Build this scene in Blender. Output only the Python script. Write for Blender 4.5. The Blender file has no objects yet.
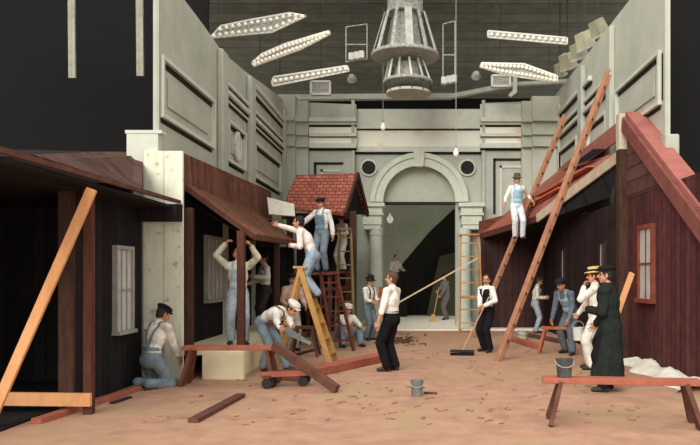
import bpy, bmesh, math, random
import numpy as np
from mathutils import Vector, Matrix, noise
random.seed(7)
SC = bpy.context.scene
COL = SC.collection
PI = math.pi
R = math.radians
F = 700.0; CX = 415.0; CY = 275.0; EYE = 1.62      # lens model: horizon and vanishing point of the studio

def at(px, py, Y):
    return Vector(((px-CX)/F*Y, Y, EYE+(CY-py)/F*Y))
def ground(px, py):
    Y = EYE*F/(py-CY)
    return Vector(((px-CX)/F*Y, Y, 0))

# ---------------------------------------------------------------- materials
def lin(c):
    out = []
    for v in c[:3]:
        v /= 255.0
        out.append(v/12.92 if v <= .04045 else ((v+.055)/1.055)**2.4)
    return (*out, 1)
MATS = {}
def mat(name, c, c2=None, scale=5.0, rough=.85, bump=0.0, boards=None, detail=4, metal=0.0, emit=0, brick=None, stretch=(1,1,1), spots=None):
    """procedural material; boards=(axis,width,line_darkness,variation)"""
    if name in MATS: return MATS[name]
    m = bpy.data.materials.new(name); m.use_nodes = True
    nt = m.node_tree; N = nt.nodes; L = nt.links
    b = N['Principled BSDF']; b.inputs['Roughness'].default_value = rough
    b.inputs['Metallic'].default_value = metal
    b.inputs['Specular IOR Level'].default_value = .25 if rough < .8 else .08
    tc = N.new('ShaderNodeTexCoord')
    mp = N.new('ShaderNodeMapping'); mp.inputs['Scale'].default_value = stretch
    L.new(tc.outputs['Object'], mp.inputs['Vector'])
    nz = N.new('ShaderNodeTexNoise'); nz.inputs['Scale'].default_value = scale; nz.inputs['Detail'].default_value = detail
    nz.inputs['Roughness'].default_value = .65
    L.new(mp.outputs[0], nz.inputs['Vector'])
    rp = N.new('ShaderNodeValToRGB'); e = rp.color_ramp.elements
    e[0].position = .32; e[1].position = .68
    e[0].color = lin(c); e[1].color = lin(c2 or tuple(min(255, v*1.12) for v in c))
    L.new(nz.outputs['Fac'], rp.inputs['Fac'])
    out = rp.outputs['Color']
    height = nz.outputs['Fac']
    def math_(op, a, bb=None):
        n = N.new('ShaderNodeMath'); n.operation = op
        for i, v in enumerate((a, bb)):
            if v is None: continue
            if isinstance(v, (int, float)): n.inputs[i].default_value = v
            else: L.new(v, n.inputs[i])
        return n.outputs[0]
    def mul(colr, fac):
        n = N.new('ShaderNodeMix'); n.data_type = 'RGBA'; n.blend_type = 'MULTIPLY'; n.inputs['Factor'].default_value = 1
        L.new(colr, n.inputs['A'])
        cb = N.new('ShaderNodeCombineColor')
        for i in range(3): L.new(fac, cb.inputs[i])
        L.new(cb.outputs[0], n.inputs['B'])
        return n.outputs['Result']
    if boards:
        ax, w, dark, var = boards
        sp = N.new('ShaderNodeSeparateXYZ'); L.new(tc.outputs['Object'], sp.inputs[0])
        co = sp.outputs['XYZ'.index(ax)]
        q = math_('DIVIDE', co, w)
        fl = math_('FLOOR', q)
        fr = math_('FRACT', q)
        wn = N.new('ShaderNodeTexWhiteNoise'); wn.noise_dimensions = '1D'; L.new(fl, wn.inputs['W'])
        v = math_('ADD', math_('MULTIPLY', wn.outputs['Value'], var), 1-var/2)
        line = math_('SUBTRACT', 1.0, math_('MULTIPLY', math_('LESS_THAN', fr, .1), dark))
        out = mul(out, math_('MULTIPLY', v, line))
        height = line
        bump = bump or .3
    if brick:
        bw, bh, ax1, ax2 = brick
        sp = N.new('ShaderNodeSeparateXYZ'); L.new(tc.outputs['Object'], sp.inputs[0])
        cbn = N.new('ShaderNodeCombineXYZ')
        L.new(sp.outputs['XYZ'.index(ax1)], cbn.inputs[0]); L.new(sp.outputs['XYZ'.index(ax2)], cbn.inputs[1])
        bt = N.new('ShaderNodeTexBrick'); L.new(cbn.outputs[0], bt.inputs['Vector'])
        bt.inputs['Scale'].default_value = 1; bt.inputs['Brick Width'].default_value = bw; bt.inputs['Row Height'].default_value = bh
        bt.inputs['Mortar Size'].default_value = bh*.12; bt.inputs['Color1'].default_value = (1,1,1,1); bt.inputs['Color2'].default_value = (.62,.62,.62,1)
        bt.inputs['Mortar'].default_value = (.3,.3,.3,1)
        n = N.new('ShaderNodeMix'); n.data_type = 'RGBA'; n.blend_type = 'MULTIPLY'; n.inputs['Factor'].default_value = 1
        L.new(out, n.inputs['A']); L.new(bt.outputs['Color'], n.inputs['B']); out = n.outputs['Result']
        height = bt.outputs['Fac']; bump = bump or .3
    if spots:                                        # large soft stains in a second tint
        sc2, tint, lo, hi = spots
        n2 = N.new('ShaderNodeTexNoise'); n2.inputs['Scale'].default_value = sc2; n2.inputs['Detail'].default_value = 3
        L.new(tc.outputs['Object'], n2.inputs['Vector'])
        r2 = N.new('ShaderNodeValToRGB'); r2.color_ramp.elements[0].position = lo; r2.color_ramp.elements[1].position = hi
        L.new(n2.outputs['Fac'], r2.inputs['Fac'])
        n = N.new('ShaderNodeMix'); n.data_type = 'RGBA'; L.new(r2.outputs['Color'], n.inputs['Factor'])
        L.new(out, n.inputs['A']); n.inputs['B'].default_value = lin(tint); out = n.outputs['Result']
    L.new(out, b.inputs['Base Color'])
    if emit:
        L.new(out, b.inputs['Emission Color']); b.inputs['Emission Strength'].default_value = emit
    if bump:
        bp = N.new('ShaderNodeBump'); bp.inputs['Strength'].default_value = min(1, bump); bp.inputs['Distance'].default_value = .02
        L.new(height, bp.inputs['Height']); L.new(bp.outputs[0], b.inputs['Normal'])
    MATS[name] = m
    return m

# ---------------------------------------------------------------- mesh helpers
def basis(d, up=Vector((0,0,1))):
    d = d.normalized()
    s = d.cross(up)
    if s.length < 1e-4: s = d.cross(Vector((1,0,0)))
    s.normalize()
    return d, s, s.cross(d).normalized()

class MB:
    def __init__(self): self.bm = bmesh.new()
    def quad(self, *pts):
        self.bm.faces.new([self.bm.verts.new(Vector(p)) for p in pts]); return self
    def hexa(self, a, b):
        """a, b: two matching loops -> closed prism"""
        bm = self.bm
        A = [bm.verts.new(Vector(p)) for p in a]; B = [bm.verts.new(Vector(p)) for p in b]
        n = len(A)
        bm.faces.new(A[::-1]); bm.faces.new(B)
        for i in range(n): bm.faces.new((A[i], A[(i+1)%n], B[(i+1)%n], B[i]))
        return self
    def slab(self, pts, off):
        off = Vector(off); pts = [Vector(p) for p in pts]
        return self.hexa(pts, [p+off for p in pts])
    def box(self, x0, x1, y0, y1, z0, z1):
        return self.hexa([(x0,y0,z0),(x1,y0,z0),(x1,y1,z0),(x0,y1,z0)], [(x0,y0,z1),(x1,y0,z1),(x1,y1,z1),(x0,y1,z1)])
    def bar(self, p, q, w, t, up=(0,0,1)):
        """w across (sideways), t along up"""
        p = Vector(p); q = Vector(q); d, s, u = basis(q-p, Vector(up))
        c = lambda o: [o+s*w/2+u*t/2, o-s*w/2+u*t/2, o-s*w/2-u*t/2, o+s*w/2-u*t/2]
        return self.hexa(c(p), c(q))
    def tube(self, p, q, r0, r1=None, n=12):
        r1 = r0 if r1 is None else r1
        p = Vector(p); q = Vector(q); d, s, u = basis(q-p)
        ring = lambda o, r: [o+(s*math.cos(2*PI*i/n)+u*math.sin(2*PI*i/n))*r for i in range(n)]
        return self.hexa(ring(p, r0), ring(q, r1))
    def path(self, pts, r, n=8):
        for a, b in zip(pts, pts[1:]): self.tube(a, b, r, n=n)
        return self
    def lathe(self, prof, c, n=24, axis=None, sx=1, sy=1):
        """prof: (r,z) list"""
        bm = self.bm; c = Vector(c); M = axis or Matrix.Identity(3)
        rings = []
        for r, z in prof:
            rings.append([bm.verts.new(c+M@Vector((r*sx*math.cos(2*PI*i/n), r*sy*math.sin(2*PI*i/n), z))) for i in range(n)])
        for a, b in zip(rings, rings[1:]):
            for i in range(n): bm.faces.new((a[i], a[(i+1)%n], b[(i+1)%n], b[i]))
        bm.faces.new(rings[0][::-1]); bm.faces.new(rings[-1])
        return self
    def capsule(self, p, q, r0, r1=None, n=12, m=4):
        bm = self.bm; p = Vector(p); q = Vector(q); r1 = r0 if r1 is None else r1
        if (q-p).length < 1e-5: q = p+Vector((0,0,1e-4))
        d, s, u = basis(q-p)
        rings = []
        for k in range(1, m+1):
            a = -PI/2+PI/2*k/m; rings.append((p+d*r0*math.sin(a), r0*math.cos(a)))
        for k in range(0, m):
            a = PI/2*k/m; rings.append((q+d*r1*math.sin(a), r1*math.cos(a)))
        vs = [[bm.verts.new(o+(s*math.cos(2*PI*i/n)+u*math.sin(2*PI*i/n))*r) for i in range(n)] for o, r in rings]
        p0 = bm.verts.new(p-d*r0); p1 = bm.verts.new(q+d*r1)
        for i in range(n):
            bm.faces.new((p0, vs[0][(i+1)%n], vs[0][i])); bm.faces.new((p1, vs[-1][i], vs[-1][(i+1)%n]))
        for a, b in zip(vs, vs[1:]):
            for i in range(n): bm.faces.new((a[i], a[(i+1)%n], b[(i+1)%n], b[i]))
        return self
    def ellip(self, c, rad, M=None, n=18, m=12):
        bm = self.bm; c = Vector(c); M = M or Matrix.Identity(3)
        P = lambda a, b: bm.verts.new(c+M@Vector((rad[0]*math.cos(a)*math.cos(b), rad[1]*math.cos(a)*math.sin(b), rad[2]*math.sin(a))))
        vs = [[P(-PI/2+PI*k/m, 2*PI*i/n) for i in range(n)] for k in range(1, m)]
        p0 = bm.verts.new(c+M@Vector((0,0,-rad[2]))); p1 = bm.verts.new(c+M@Vector((0,0,rad[2])))
        for i in range(n):
            bm.faces.new((p0, vs[0][(i+1)%n], vs[0][i])); bm.faces.new((p1, vs[-1][i], vs[-1][(i+1)%n]))
        for a, b in zip(vs, vs[1:]):
            for i in range(n): bm.faces.new((a[i], a[(i+1)%n], b[(i+1)%n], b[i]))
        return self
    def build(self, name, m, parent=None, bevel=0, smooth=False, label=None):
        """meshes are drawn in world coordinates; the object's origin goes to its own base (or its thing's base)"""
        bm = self.bm
        bmesh.ops.recalc_face_normals(bm, faces=bm.faces)
        root = parent
        while root is not None and root.parent is not None: root = root.parent
        if root is not None: off = Vector(root.location)
        else:
            co = [v.co for v in bm.verts]
            lo = [min(c[i] for c in co) for i in range(3)]; hi = [max(c[i] for c in co) for i in range(3)]
            off = Vector(((lo[0]+hi[0])/2, (lo[1]+hi[1])/2, lo[2]))
        for v in bm.verts: v.co -= off
        if bevel: bmesh.ops.bevel(bm, geom=list(bm.edges), offset=bevel, segments=1, affect='EDGES')
        me = bpy.data.meshes.new(name); bm.to_mesh(me); bm.free()
        if smooth: me.shade_smooth()
        me.materials.append(m)
        o = bpy.data.objects.new(name, me); COL.objects.link(o)
        if parent is not None: o.parent = parent
        else: o.location = off
        if label: o['label'] = label
        return o

def thing(name, label, cat, loc, group=None):
    o = bpy.data.objects.new(name, None); COL.objects.link(o); o.location = Vector(loc); o.empty_display_size = .2
    return tag(o, label, cat, group)
def tag(o, label, cat, group=None, kind=None):
    o['label'] = label; o['category'] = cat
    if group: o['group'] = group
    if kind: o['kind'] = kind
    return o
def struct(o):
    o['kind'] = 'structure'; return o

# ---------------------------------------------------------------- people
WORK = bpy.data.scenes.new('workbench'); WVL = WORK.view_layers[0]      # scratch scene, removed at the end
def remesh(mb, voxel, smooth=3, fac=.5):
    me = bpy.data.meshes.new('tmp'); bmesh.ops.recalc_face_normals(mb.bm, faces=mb.bm.faces); mb.bm.to_mesh(me); mb.bm.free()
    o = bpy.data.objects.new('tmp', me); WORK.collection.objects.link(o)
    md = o.modifiers.new('r', 'REMESH'); md.mode = 'VOXEL'; md.voxel_size = voxel; md.use_smooth_shade = True
    if smooth:
        s = o.modifiers.new('s', 'SMOOTH'); s.iterations = smooth; s.factor = fac
    WVL.update(); dg = WVL.depsgraph
    out = bpy.data.meshes.new_from_object(o.evaluated_get(dg), depsgraph=dg)
    bpy.data.objects.remove(o); bpy.data.meshes.remove(me)
    out.shade_smooth()
    return out
def folds(me, amp, freq, seed):
    o = Vector((seed*3.1, seed*1.7, 0))
    n = len(me.vertices); co = np.empty(n*3); me.vertices.foreach_get('co', co); co = co.reshape(n, 3)
    no = np.empty(n*3); me.vertex_normals.foreach_get('vector', no); no = no.reshape(n, 3)
    d = np.array([noise.noise(Vector((c[0]*freq, c[1]*freq, c[2]*freq*.55))+o)+.5*noise.noise(Vector((c[0]*freq*2.2, c[1]*freq*2.2, c[2]*freq*1.3))+o) for c in co])
    me.vertices.foreach_set('co', (co+no*(amp*d)[:, None]).ravel()); me.update()
def ik(a, t, l1, l2, pole):
    a = Vector(a); t = Vector(t); d = t-a; L = d.length
    if L > (l1+l2)*.995: t = a+d.normalized()*(l1+l2)*.995; d = t-a; L = d.length
    if L < abs(l1-l2)+.02: L = abs(l1-l2)+.02; t = a+d.normalized()*L; d = t-a
    x = (l1*l1-l2*l2+L*L)/(2*L); h = math.sqrt(max(0, l1*l1-x*x)); n = d.normalized()
    pole = Vector(pole); pp = pole-n*pole.dot(n)
    if pp.length < 1e-4: pp = Vector((0,-1,0))-n*Vector((0,-1,0)).dot(n)
    return a+n*x+pp.normalized()*h, t

def cloth(c, k=1.0):
    nm = 'cloth_%d_%d_%d' % tuple(c)
    return mat(nm, tuple(v*.86 for v in c), tuple(min(255, v*1.08) for v in c), scale=9, rough=.95, bump=.25)
SKIN = (196,140,112)
PN = [0]
def person(label, loc, heading, H=1.72, P=None, W=None, voxel=.0065, group=None):
    P = P or {}; W = W or {}
    PN[0] += 1; seed = PN[0]
    loc = Vector(loc); k = H/1.75
    root = thing('person', label, 'person', loc, group); root.rotation_euler = (0, 0, R(heading))
    Minv = Matrix.Rotation(-R(heading), 3, 'Z')
    def loc_(t):                                    # Vector = world point, tuple = (left, forward, up) metres
        if isinstance(t, Vector): return (Minv@(t-loc))/k
        return Vector((t[0], -t[1], t[2]))/k
    X = Vector((1,0,0)); Fw = Vector((0,-1,0)); Z = Vector((0,0,1))
    lean = R(P.get('lean', 3)); side = R(P.get('side', 0)); tw = R(P.get('twist', 0))
    def frame(l, s, t):
        M = Matrix.Rotation(s, 3, 'Y')@Matrix.Rotation(l, 3, 'X')@Matrix.Rotation(t, 3, 'Z')
        return M@X, M@Fw, M@Z
    pel = Vector((P.get('pl', 0), -P.get('pf', 0), P.get('pz', .93)))
    X0, F0, U0 = frame(lean*P.get('tilt', .5), side*.3, 0)
    X1, F1, U1 = frame(lean*.8, side*.7, tw*.5)
    X2, F2, U2 = frame(lean*1.05, side, tw)
    waist = pel+U0*.12; chest = waist+U1*.17; sh = chest+U2*.175
    M0 = Matrix((X0, -F0, U0)).transposed(); M1 = Matrix((X1, -F1, U1)).transposed(); M2 = Matrix((X2, -F2, U2)).transposed()
    hy = R(P.get('hyaw', 0)); hp = R(P.get('hpitch', 0)); hr = R(P.get('hroll', 0))
    MH = Matrix.Rotation(hy, 3, 'Z')@Matrix.Rotation(hr, 3, 'Y')@Matrix.Rotation(-hp, 3, 'X')
    HF = MH@Fw; HU = MH@Z; HX = MH@X
    neck = sh+U2*.055-F2*.01
    hc = neck+(U2*.4+HU*.6).normalized()*.14+HF*.025
    J = {}
    for sgn, s in ((1, 'l'), (-1, 'r')):
        S = sh+X2*.175*sgn-U2*.015
        t = P.get('h'+s)
        t = loc_(t) if t is not None else S+Vector((.05*sgn, -.05, -.52))
        pole = P.get('e'+s); pole = Vector((pole[0], -pole[1], pole[2])) if pole else Vector((.5*sgn, 1, -.2))
        E, Wr = ik(S, t, .285, .255, pole)
        Hp = pel-U0*.04+X0*.088*sgn
        ft = P.get('f'+s); ft = loc_(ft) if ft is not None else Vector((.1*sgn, 0, .085))
        kp = P.get('k'+s); kp = Vector((kp[0], -kp[1], kp[2])) if kp else Vector((.12*sgn, -1, .1))
        K, A = ik(Hp, ft, .43, .42, kp)
        toe = P.get('t'+s, (.25*sgn, 1, 0)); toe = Vector((toe[0], -toe[1], toe[2])).normalized()
        J[s] = dict(S=S, E=E, W=Wr, H=Hp, K=K, A=A, toe=toe, sg=sgn)
    def legs(mb, inf, loose=0):
        for s in 'lr':
            j = J[s]
            mb.capsule(j['H'], j['K'], .083+inf, .056+inf+loose*.6)
            mb.capsule(j['K'], j['A']+(j['K']-j['A']).normalized()*(.0 if inf == 0 else .015), .056+inf+loose*.6, .038+inf+loose)
            if inf == 0: mb.capsule(j['K']*.7+j['A']*.3+Vector((0,0,0)), j['K']*.5+j['A']*.5, .056, .05)
    def pelvis(mb, inf):
        mb.ellip(pel, (.162+inf, .112+inf, .125+inf), M0)
        mb.ellip(pel-F0*.045-U0*.05, (.14+inf, .085+inf, .1+inf), M0)
    def torso(mb, inf, sho=True):
        mb.ellip(waist, (.142+inf, .1+inf, .15+inf), M0)
        mb.ellip(chest, (.162+inf, .112+inf, .19+inf), M1)
        mb.ellip(chest+U2*.06+F2*.015, (.155+inf, .105+inf, .13+inf), M2)
        if sho:
            for s in 'lr': mb.capsule(sh-U2*.0, J[s]['S'], .065+inf, .058+inf)
            mb.capsule(sh-U2*.02, neck, .075+inf, .055+inf*.6)
        else:
            for sg in (-1, 1): mb.capsule(sh, sh+X2*.1*sg-U2*.005, .064+inf, .058+inf)
    def arm(mb, s, inf, upto=1.0, loose=0):
        j = J[s]
        mb.capsule(j['S'], j['E'], .054+inf, .042+inf+loose)
        if upto > 0:
            e = j['E'].lerp(j['W'], upto); mb.capsule(j['E'], e, .041+inf+loose, .041*(1-upto)+.029*upto+inf+loose*.7)
    # ---- body, one continuous surface
    b = MB()
    legs(b, 0); pelvis(b, 0); torso(b, 0)
    for s in 'lr':
        arm(b, s, 0)
        j = J[s]
        d = (j['W']-j['E']).normalized()
        hd = P.get('d'+s)                            # hand direction
        if hd: d = Vector((hd[0], -hd[1], hd[2])).normalized()
        n = P.get('n'+s); n = Vector((n[0], -n[1], n[2])) if n else Vector((-j['sg'], 0, 0))
        n = (n-d*n.dot(d)); n = n.normalized() if n.length > .05 else basis(d)[1]
        sd = n.cross(d)*j['sg']                      # thumb side
        if sd.length < .1: sd = X
        sd.normalize()
        if s+'flip' in P: sd = -sd
        w = j['W']; curl = P.get('c'+s, .4)
        for i in range(4):
            o = (1.5-i)*.0215
            kn = w+d*(.088-.006*abs(i-1))+sd*o
            b.capsule(w+d*.012+sd*o*.62, kn, .0165, .0125, n=8, m=3)
            ln = (.040, .045, .042, .033)[i]
            a1 = curl*R(65); a2 = curl*R(135)
            spread = sd*(1.5-i)*.10
            d1 = (d*math.cos(a1)+n*math.sin(a1)+spread).normalized(); d2 = (d*math.cos(a2)+n*math.sin(a2)+spread*.6).normalized()
            m1 = kn+d1*ln; b.capsule(kn, m1, .0092, .0082, n=8, m=3); b.capsule(m1, m1+d2*ln*.85, .0082, .007, n=8, m=3)
        tb = w+d*.03+sd*.032
        t1 = tb+(d*.6+sd*.75+n*.25).normalized()*.038
        b.capsule(w+d*.02+sd*.015, tb, .017, .014, n=8, m=3); b.capsule(tb, t1, .013, .0105, n=8, m=3)
        b.capsule(t1, t1+(d*.85+sd*.2+n*(.2+curl*.5)).normalized()*.032, .010, .008, n=8, m=3)
        # foot
        A = j['A']; toe = j['toe']
        fu = (Z-toe*Z.dot(toe)); fu = fu.normalized() if fu.length > .2 else (A-j['K']).normalized()*-1
        j['fu'] = fu
        b.capsule(A, A-fu*.035-toe*.03, .04, .034); b.capsule(A-fu*.03, A+toe*.13-fu*.055, .038, .022)
    b.capsule(neck-U2*.03, hc-HU*.06-HF*.02, .056, .052)
    b.ellip(hc+HU*.025-HF*.008, (.076, .096, .098), MH)
    b.ellip(hc-HU*.03+HF*.02, (.062, .068, .085), MH)                       # face
    b.ellip(hc-HU*.088+HF*.048, (.034, .03, .026), MH, 10, 8)               # chin
    for sg in (-1, 1):
        b.capsule(hc-HU*.04+HX*.055*sg, hc-HU*.085+HX*.02*sg+HF*.045, .022, .018, 8, 3)    # jaw
        b.ellip(hc-HU*.008+HX*.079*sg-HF*.008, (.011, .020, .032), MH, 10, 8)   # ear
        b.ellip(hc-HU*.032+HX*.04*sg+HF*.058, (.02, .018, .017), MH, 8, 6)      # cheek
        b.capsule(hc+HU*.022+HX*.012*sg+HF*.083, hc+HU*.02+HX*.045*sg+HF*.068, .011, .009, 8, 3)   # brow
    b.capsule(hc+HU*.012+HF*.084, hc-HU*.028+HF*.108, .009, .0135, 8, 3)    # nose
    b.capsule(hc-HU*.028+HF*.095-HX*.01, hc-HU*.028+HF*.095+HX*.01, .009, .009, 8, 3)
    b.capsule(hc-HU*.06+HF*.08-HX*.017, hc-HU*.06+HF*.08+HX*.017, .0085, .0085, 8, 3)   # lips
    me = remesh(b, voxel, 2, .4)
    skin = W.get('skin', SKIN)
    me.materials.append(mat('skin_%d_%d_%d' % skin, tuple(v*.93 for v in skin), tuple(min(255, v*1.06) for v in skin), scale=14, rough=.6))
    me.materials.append(mat('eye_dark', (38,30,28), rough=.3)); me.materials.append(mat('lip', (150,84,74), rough=.6)); me.materials.append(mat('brow', (70,50,38)))
    n = len(me.polygons); ce = np.empty(n*3); me.polygons.foreach_get('center', ce); ce = ce.reshape(n, 3)-np.array(hc)
    r_ = ce@np.array(HX); f_ = ce@np.array(HF); u_ = ce@np.array(HU)
    mi = np.zeros(n, dtype=np.int32)
    mi[(np.abs(np.abs(r_)-.031) < .0135) & (np.abs(u_+.001) < .0085) & (f_ > .055)] = 1
    mi[(np.abs(r_) < .023) & (np.abs(u_+.061) < .0075) & (f_ > .06)] = 2
    mi[(np.abs(np.abs(r_)-.032) < .021) & (np.abs(u_-.024) < .006) & (f_ > .05)] = 3
    me.polygons.foreach_set('material_index', mi)
    def part(name, me, m, parent=root):
        me.transform(Matrix.Scale(k, 4))
        if m: me.materials.append(m)
        me.name = name
        o = bpy.data.objects.new(name, me); COL.objects.link(o); o.parent = parent
        return o
    body = part('body', me, None)
    cv = max(.009, voxel*1.5)
    def garment(name, mb, col, amp=.006, sm=3, parent=root):
        m_ = remesh(mb, cv, sm); folds(m_, amp, 11, seed); return part(name, m_, cloth(col), parent)
    # ---- trousers
    lo = W.get('loose', .014)
    t = MB(); pelvis(t, .018); legs(t, .02, lo)
    if W.get('high'): t.ellip(waist, (.158, .117, .12), M0)
    else: t.ellip(waist-U0*.02, (.156, .115, .09), M0)
    tr = garment('overalls' if W.get('bib') else 'trousers', t, W.get('legs', (60,60,70)))
    # ---- shirt / coat
    s_ = MB(); torso(s_, .032 if W.get('coat') else .015)
    sl = W.get('sleeve', 1.0)
    for s in 'lr': arm(s_, s, .024 if W.get('coat') else .012, sl*.96, .006)
    if W.get('coat'):
        hem = W['coat'] / k
        hm = (J['l']['A']+J['r']['A'])/2; hm = Vector((hm.x, hm.y, hem))
        pelvis(s_, .03)
        top = pel+U0*.02; nn = 28; w0, d0 = .185, .145; w1, d1 = W.get('flare', (.25, .2))
        A_ = []
        for q in range(9):
            f = q/8; c = top.lerp(hm, f); w_ = w0+(w1-w0)*f; d_ = d0+(d1-d0)*f
            A_.append([c+X*w_*math.cos(2*PI*i/nn)*(1+.04*f*math.sin(7*2*PI*i/nn))+Vector((0,1,0))*d_*math.sin(2*PI*i/nn)*(1+.05*f*math.sin(6*2*PI*i/nn+1)) for i in range(nn)])
        rv = [[s_.bm.verts.new(p_) for p_ in ring] for ring in A_]
        s_.bm.faces.new(rv[0]); s_.bm.faces.new(rv[-1][::-1])
        for a, c in zip(rv, rv[1:]):
            for i in range(nn): s_.bm.faces.new((a[i], a[(i+1)%nn], c[(i+1)%nn], c[i]))
    else:
        s_.ellip(waist-U0*.04, (.155, .114, .10), M0)
    s_.capsule(neck-U2*.035, neck+U2*.005+F2*.005, .073, .066)
    sh_o = garment('coat' if W.get('coat') else 'shirt', s_, W.get('top', (225,220,208)), .012 if W.get('coat') else .007)
    def shell(inf, keep, name, col, parent=root, th=.006):
        m = MB(); torso(m, inf, sho=True); m.ellip(waist-U0*.03, (.155+inf, .112+inf, .12), M0)
        m_ = remesh(m, cv, 3)
        bm = bmesh.new(); bm.from_mesh(m_)
        dele = []
        for f in bm.faces:
            c = f.calc_center_median(); q = c-waist
            if not keep(q.dot(X1), q.dot(F1), q.dot(U1), c): dele.append(f)
        bmesh.ops.delete(bm, geom=dele, context='FACES')
        bmesh.ops.solidify(bm, geom=list(bm.faces), thickness=th)
        bm.to_mesh(m_); bm.free(); m_.shade_smooth()
        return part(name, m_, cloth(col), parent)
    if W.get('bib'):
        shell(.027, lambda x, f, u, c: f > .0 and abs(x) < .125 and -.1 < u < .27, 'bib', W['bib'], tr)
    if W.get('bib') or W.get('straps'):
        col = W.get('straps') or W['bib']
        for sg in (-1, 1):
            fx = sh+X2*.075*sg
            shell(.024, lambda x, f, u, c, sg=sg: abs(x-sg*(.085 if f > 0 else .085*max(.2, min(1, (u+.05)/.38)))) < .019 and (u > .22 if (W.get('bib') and f > 0) else u > -.05), 'strap', col, tr)
    if W.get('vest'):
        shell(.026, lambda x, f, u, c: abs(x) < .155 and u < .345 and not (f > 0 and abs(x) < (u-.17)*.22), 'vest', W['vest'], root)
    if W.get('apron'):
        shell(.03, lambda x, f, u, c: f > .0 and abs(x) < .13 and u < .27, 'apron', W['apron'], root)
    # ---- shoes
    for s in 'lr':
        j = J[s]; A = j['A']; toe = j['toe']; fu = j['fu']
        m = MB(); m.capsule(A-fu*.015, A-fu*.042-toe*.035, .046, .037); m.capsule(A-fu*.035, A+toe*.15-fu*.052, .044, .032)
        m.capsule(A+toe*.09-fu*.055+toe.cross(fu)*.012, A+toe*.15-fu*.055-toe.cross(fu)*.01, .036, .03)
        m.capsule(A+(j['K']-A).normalized()*.05, A, .043, .046)
        m_ = remesh(m, cv, 2)
        sole = A-fu*.085
        for v in m_.vertices:
            h = (v.co-sole).dot(fu)
            if h < 0: v.co -= fu*h
        part('shoe', m_, mat('shoe_leather', (42,34,32), (60,50,46), rough=.5))
    # ---- hair
    hcol = W.get('hair', (58,42,34))
    m = MB(); m.ellip(hc+HU*.036-HF*.02, (.084, .098, .098), MH); m.ellip(hc-HU*.015-HF*.045, (.076, .058, .075), MH)
    for sg in (-1, 1): m.capsule(hc+HU*.04+HX*.066*sg+HF*.02, hc-HU*.01+HX*.074*sg+HF*.012, .018, .008, 8, 3)
    m_ = remesh(m, cv, 1); folds(m_, .004, 40, seed)
    hair = part('hair', m_, mat('hair_%d_%d_%d' % tuple(hcol), tuple(v*.8 for v in hcol), tuple(min(255, v*1.2) for v in hcol), scale=60, rough=.7))
    if W.get('moustache'):
        m = MB()
        for sg in (-1, 1): m.capsule(hc-HU*.046+HF*.096, hc-HU*.054+HF*.083+HX*.03*sg, .009, .006, 8, 3)
        part('moustache', remesh(m, .005, 1), mat('hair_%d_%d_%d' % tuple(hcol), hcol))
    # ---- hat
    hat = W.get('hat')
    if hat:
        kind, hcl = hat[0], hat[1]
        m = MB(); MT = MH@Matrix.Rotation(R(W.get('hattilt', 6)), 3, 'X')
        c = hc+HU*.072-HF*.012; UT = MT@Z; FT = MT@Fw
        if kind == 'cap':
            m.ellip(c+UT*.028-FT*.005, (.112, .125, .045), MT); m.ellip(c+UT*.0, (.093, .108, .05), MT)
            m.ellip(c+FT*.105-UT*.004, (.075, .05, .010), MT)
        elif kind == 'skull':                        # painter's brimless paper cap with small peak
            m.ellip(c+UT*.02, (.096, .112, .072), MT); m.ellip(c+FT*.1-UT*.01, (.07, .045, .009), MT)
        else:
            br = .15 if kind == 'fedora' else .158
            hh = .115 if kind == 'fedora' else .082
            th = .010
            m.lathe([(.02, -th), (br*.98, -th), (br, 0), (br*.97, th), (.100, th*1.2), (.098, .03), (.09 if kind == 'fedora' else .097, hh), (.07 if kind == 'fedora' else .092, hh+.014), (.01, hh+(.004 if kind == 'fedora' else .016))], c-UT*.0, 28, MT, .93, 1.08)
        m_ = remesh(m, min(cv, .009), 1)
        ho = part('hat', m_, cloth(hcl))
        if len(hat) > 2:
            m = MB(); r0 = .1045
            m.lathe([(r0-.006, .012), (r0, .012), (r0-.001, .052), (r0-.008, .052)], c, 28, MT, .93, 1.08)
            m_ = bpy.data.meshes.new('hat_band'); bmesh.ops.recalc_face_normals(m.bm, faces=m.bm.faces); m.bm.to_mesh(m_); m.bm.free()
            part('hat_band', m_, cloth(hat[2]), ho)
    root['_j'] = 0
    del root['_j']
    Mw = Matrix.Rotation(R(heading), 3, 'Z')
    return root, {s: loc+Mw@(J[s]['W']*k) for s in 'lr'}
# ================================================================ materials of the place
M_floor = mat('dirt_floor', (164,126,102), (194,150,124), scale=3.4, rough=.95, bump=.35, detail=10, spots=(.8, (176,146,112), .48, .7))
M_terr = mat('terrace_concrete', (244,232,212), (250,242,224), scale=3, rough=.9)
M_wall = mat('set_plaster', (166,168,152), (188,187,170), scale=1.3, rough=.95, bump=.08, detail=7)
M_wallr = mat('set_plaster_right', (170,174,158), (194,192,174), scale=.9, rough=.95, bump=.08, detail=7, spots=(.45, (206,184,160), .55, .7))
M_low = mat('set_plaster_dark', (164,168,154), (182,184,169), scale=3, rough=.95, bump=.1, detail=7)
M_frz = mat('frieze_plaster', (226,226,208), (240,232,214), scale=.8, rough=.95, spots=(1.2, (214,182,158), .6, .75))
M_mold = mat('moulding_plaster', (194,196,180), (208,208,192), scale=4, rough=.9)
M_dark = mat('shadow_groove', (38,39,34), (48,48,42))  # near-black colour for painted shadow lines along mouldings and panels
M_arch = mat('arch_plaster', (190,196,178), (206,210,192), scale=5, rough=.9)
M_tymp = mat('tympanum_canvas', (172,176,158), (188,190,172), scale=2)
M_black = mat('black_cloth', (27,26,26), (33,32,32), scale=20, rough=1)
M_ceil = mat('ceiling_dark', (104,103,94), (128,126,115), scale=1.5, rough=1, boards=('Y', .8, .35, .3))
M_beam = mat('ceiling_beam', (176,175,162), (196,194,180), scale=4)
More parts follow.
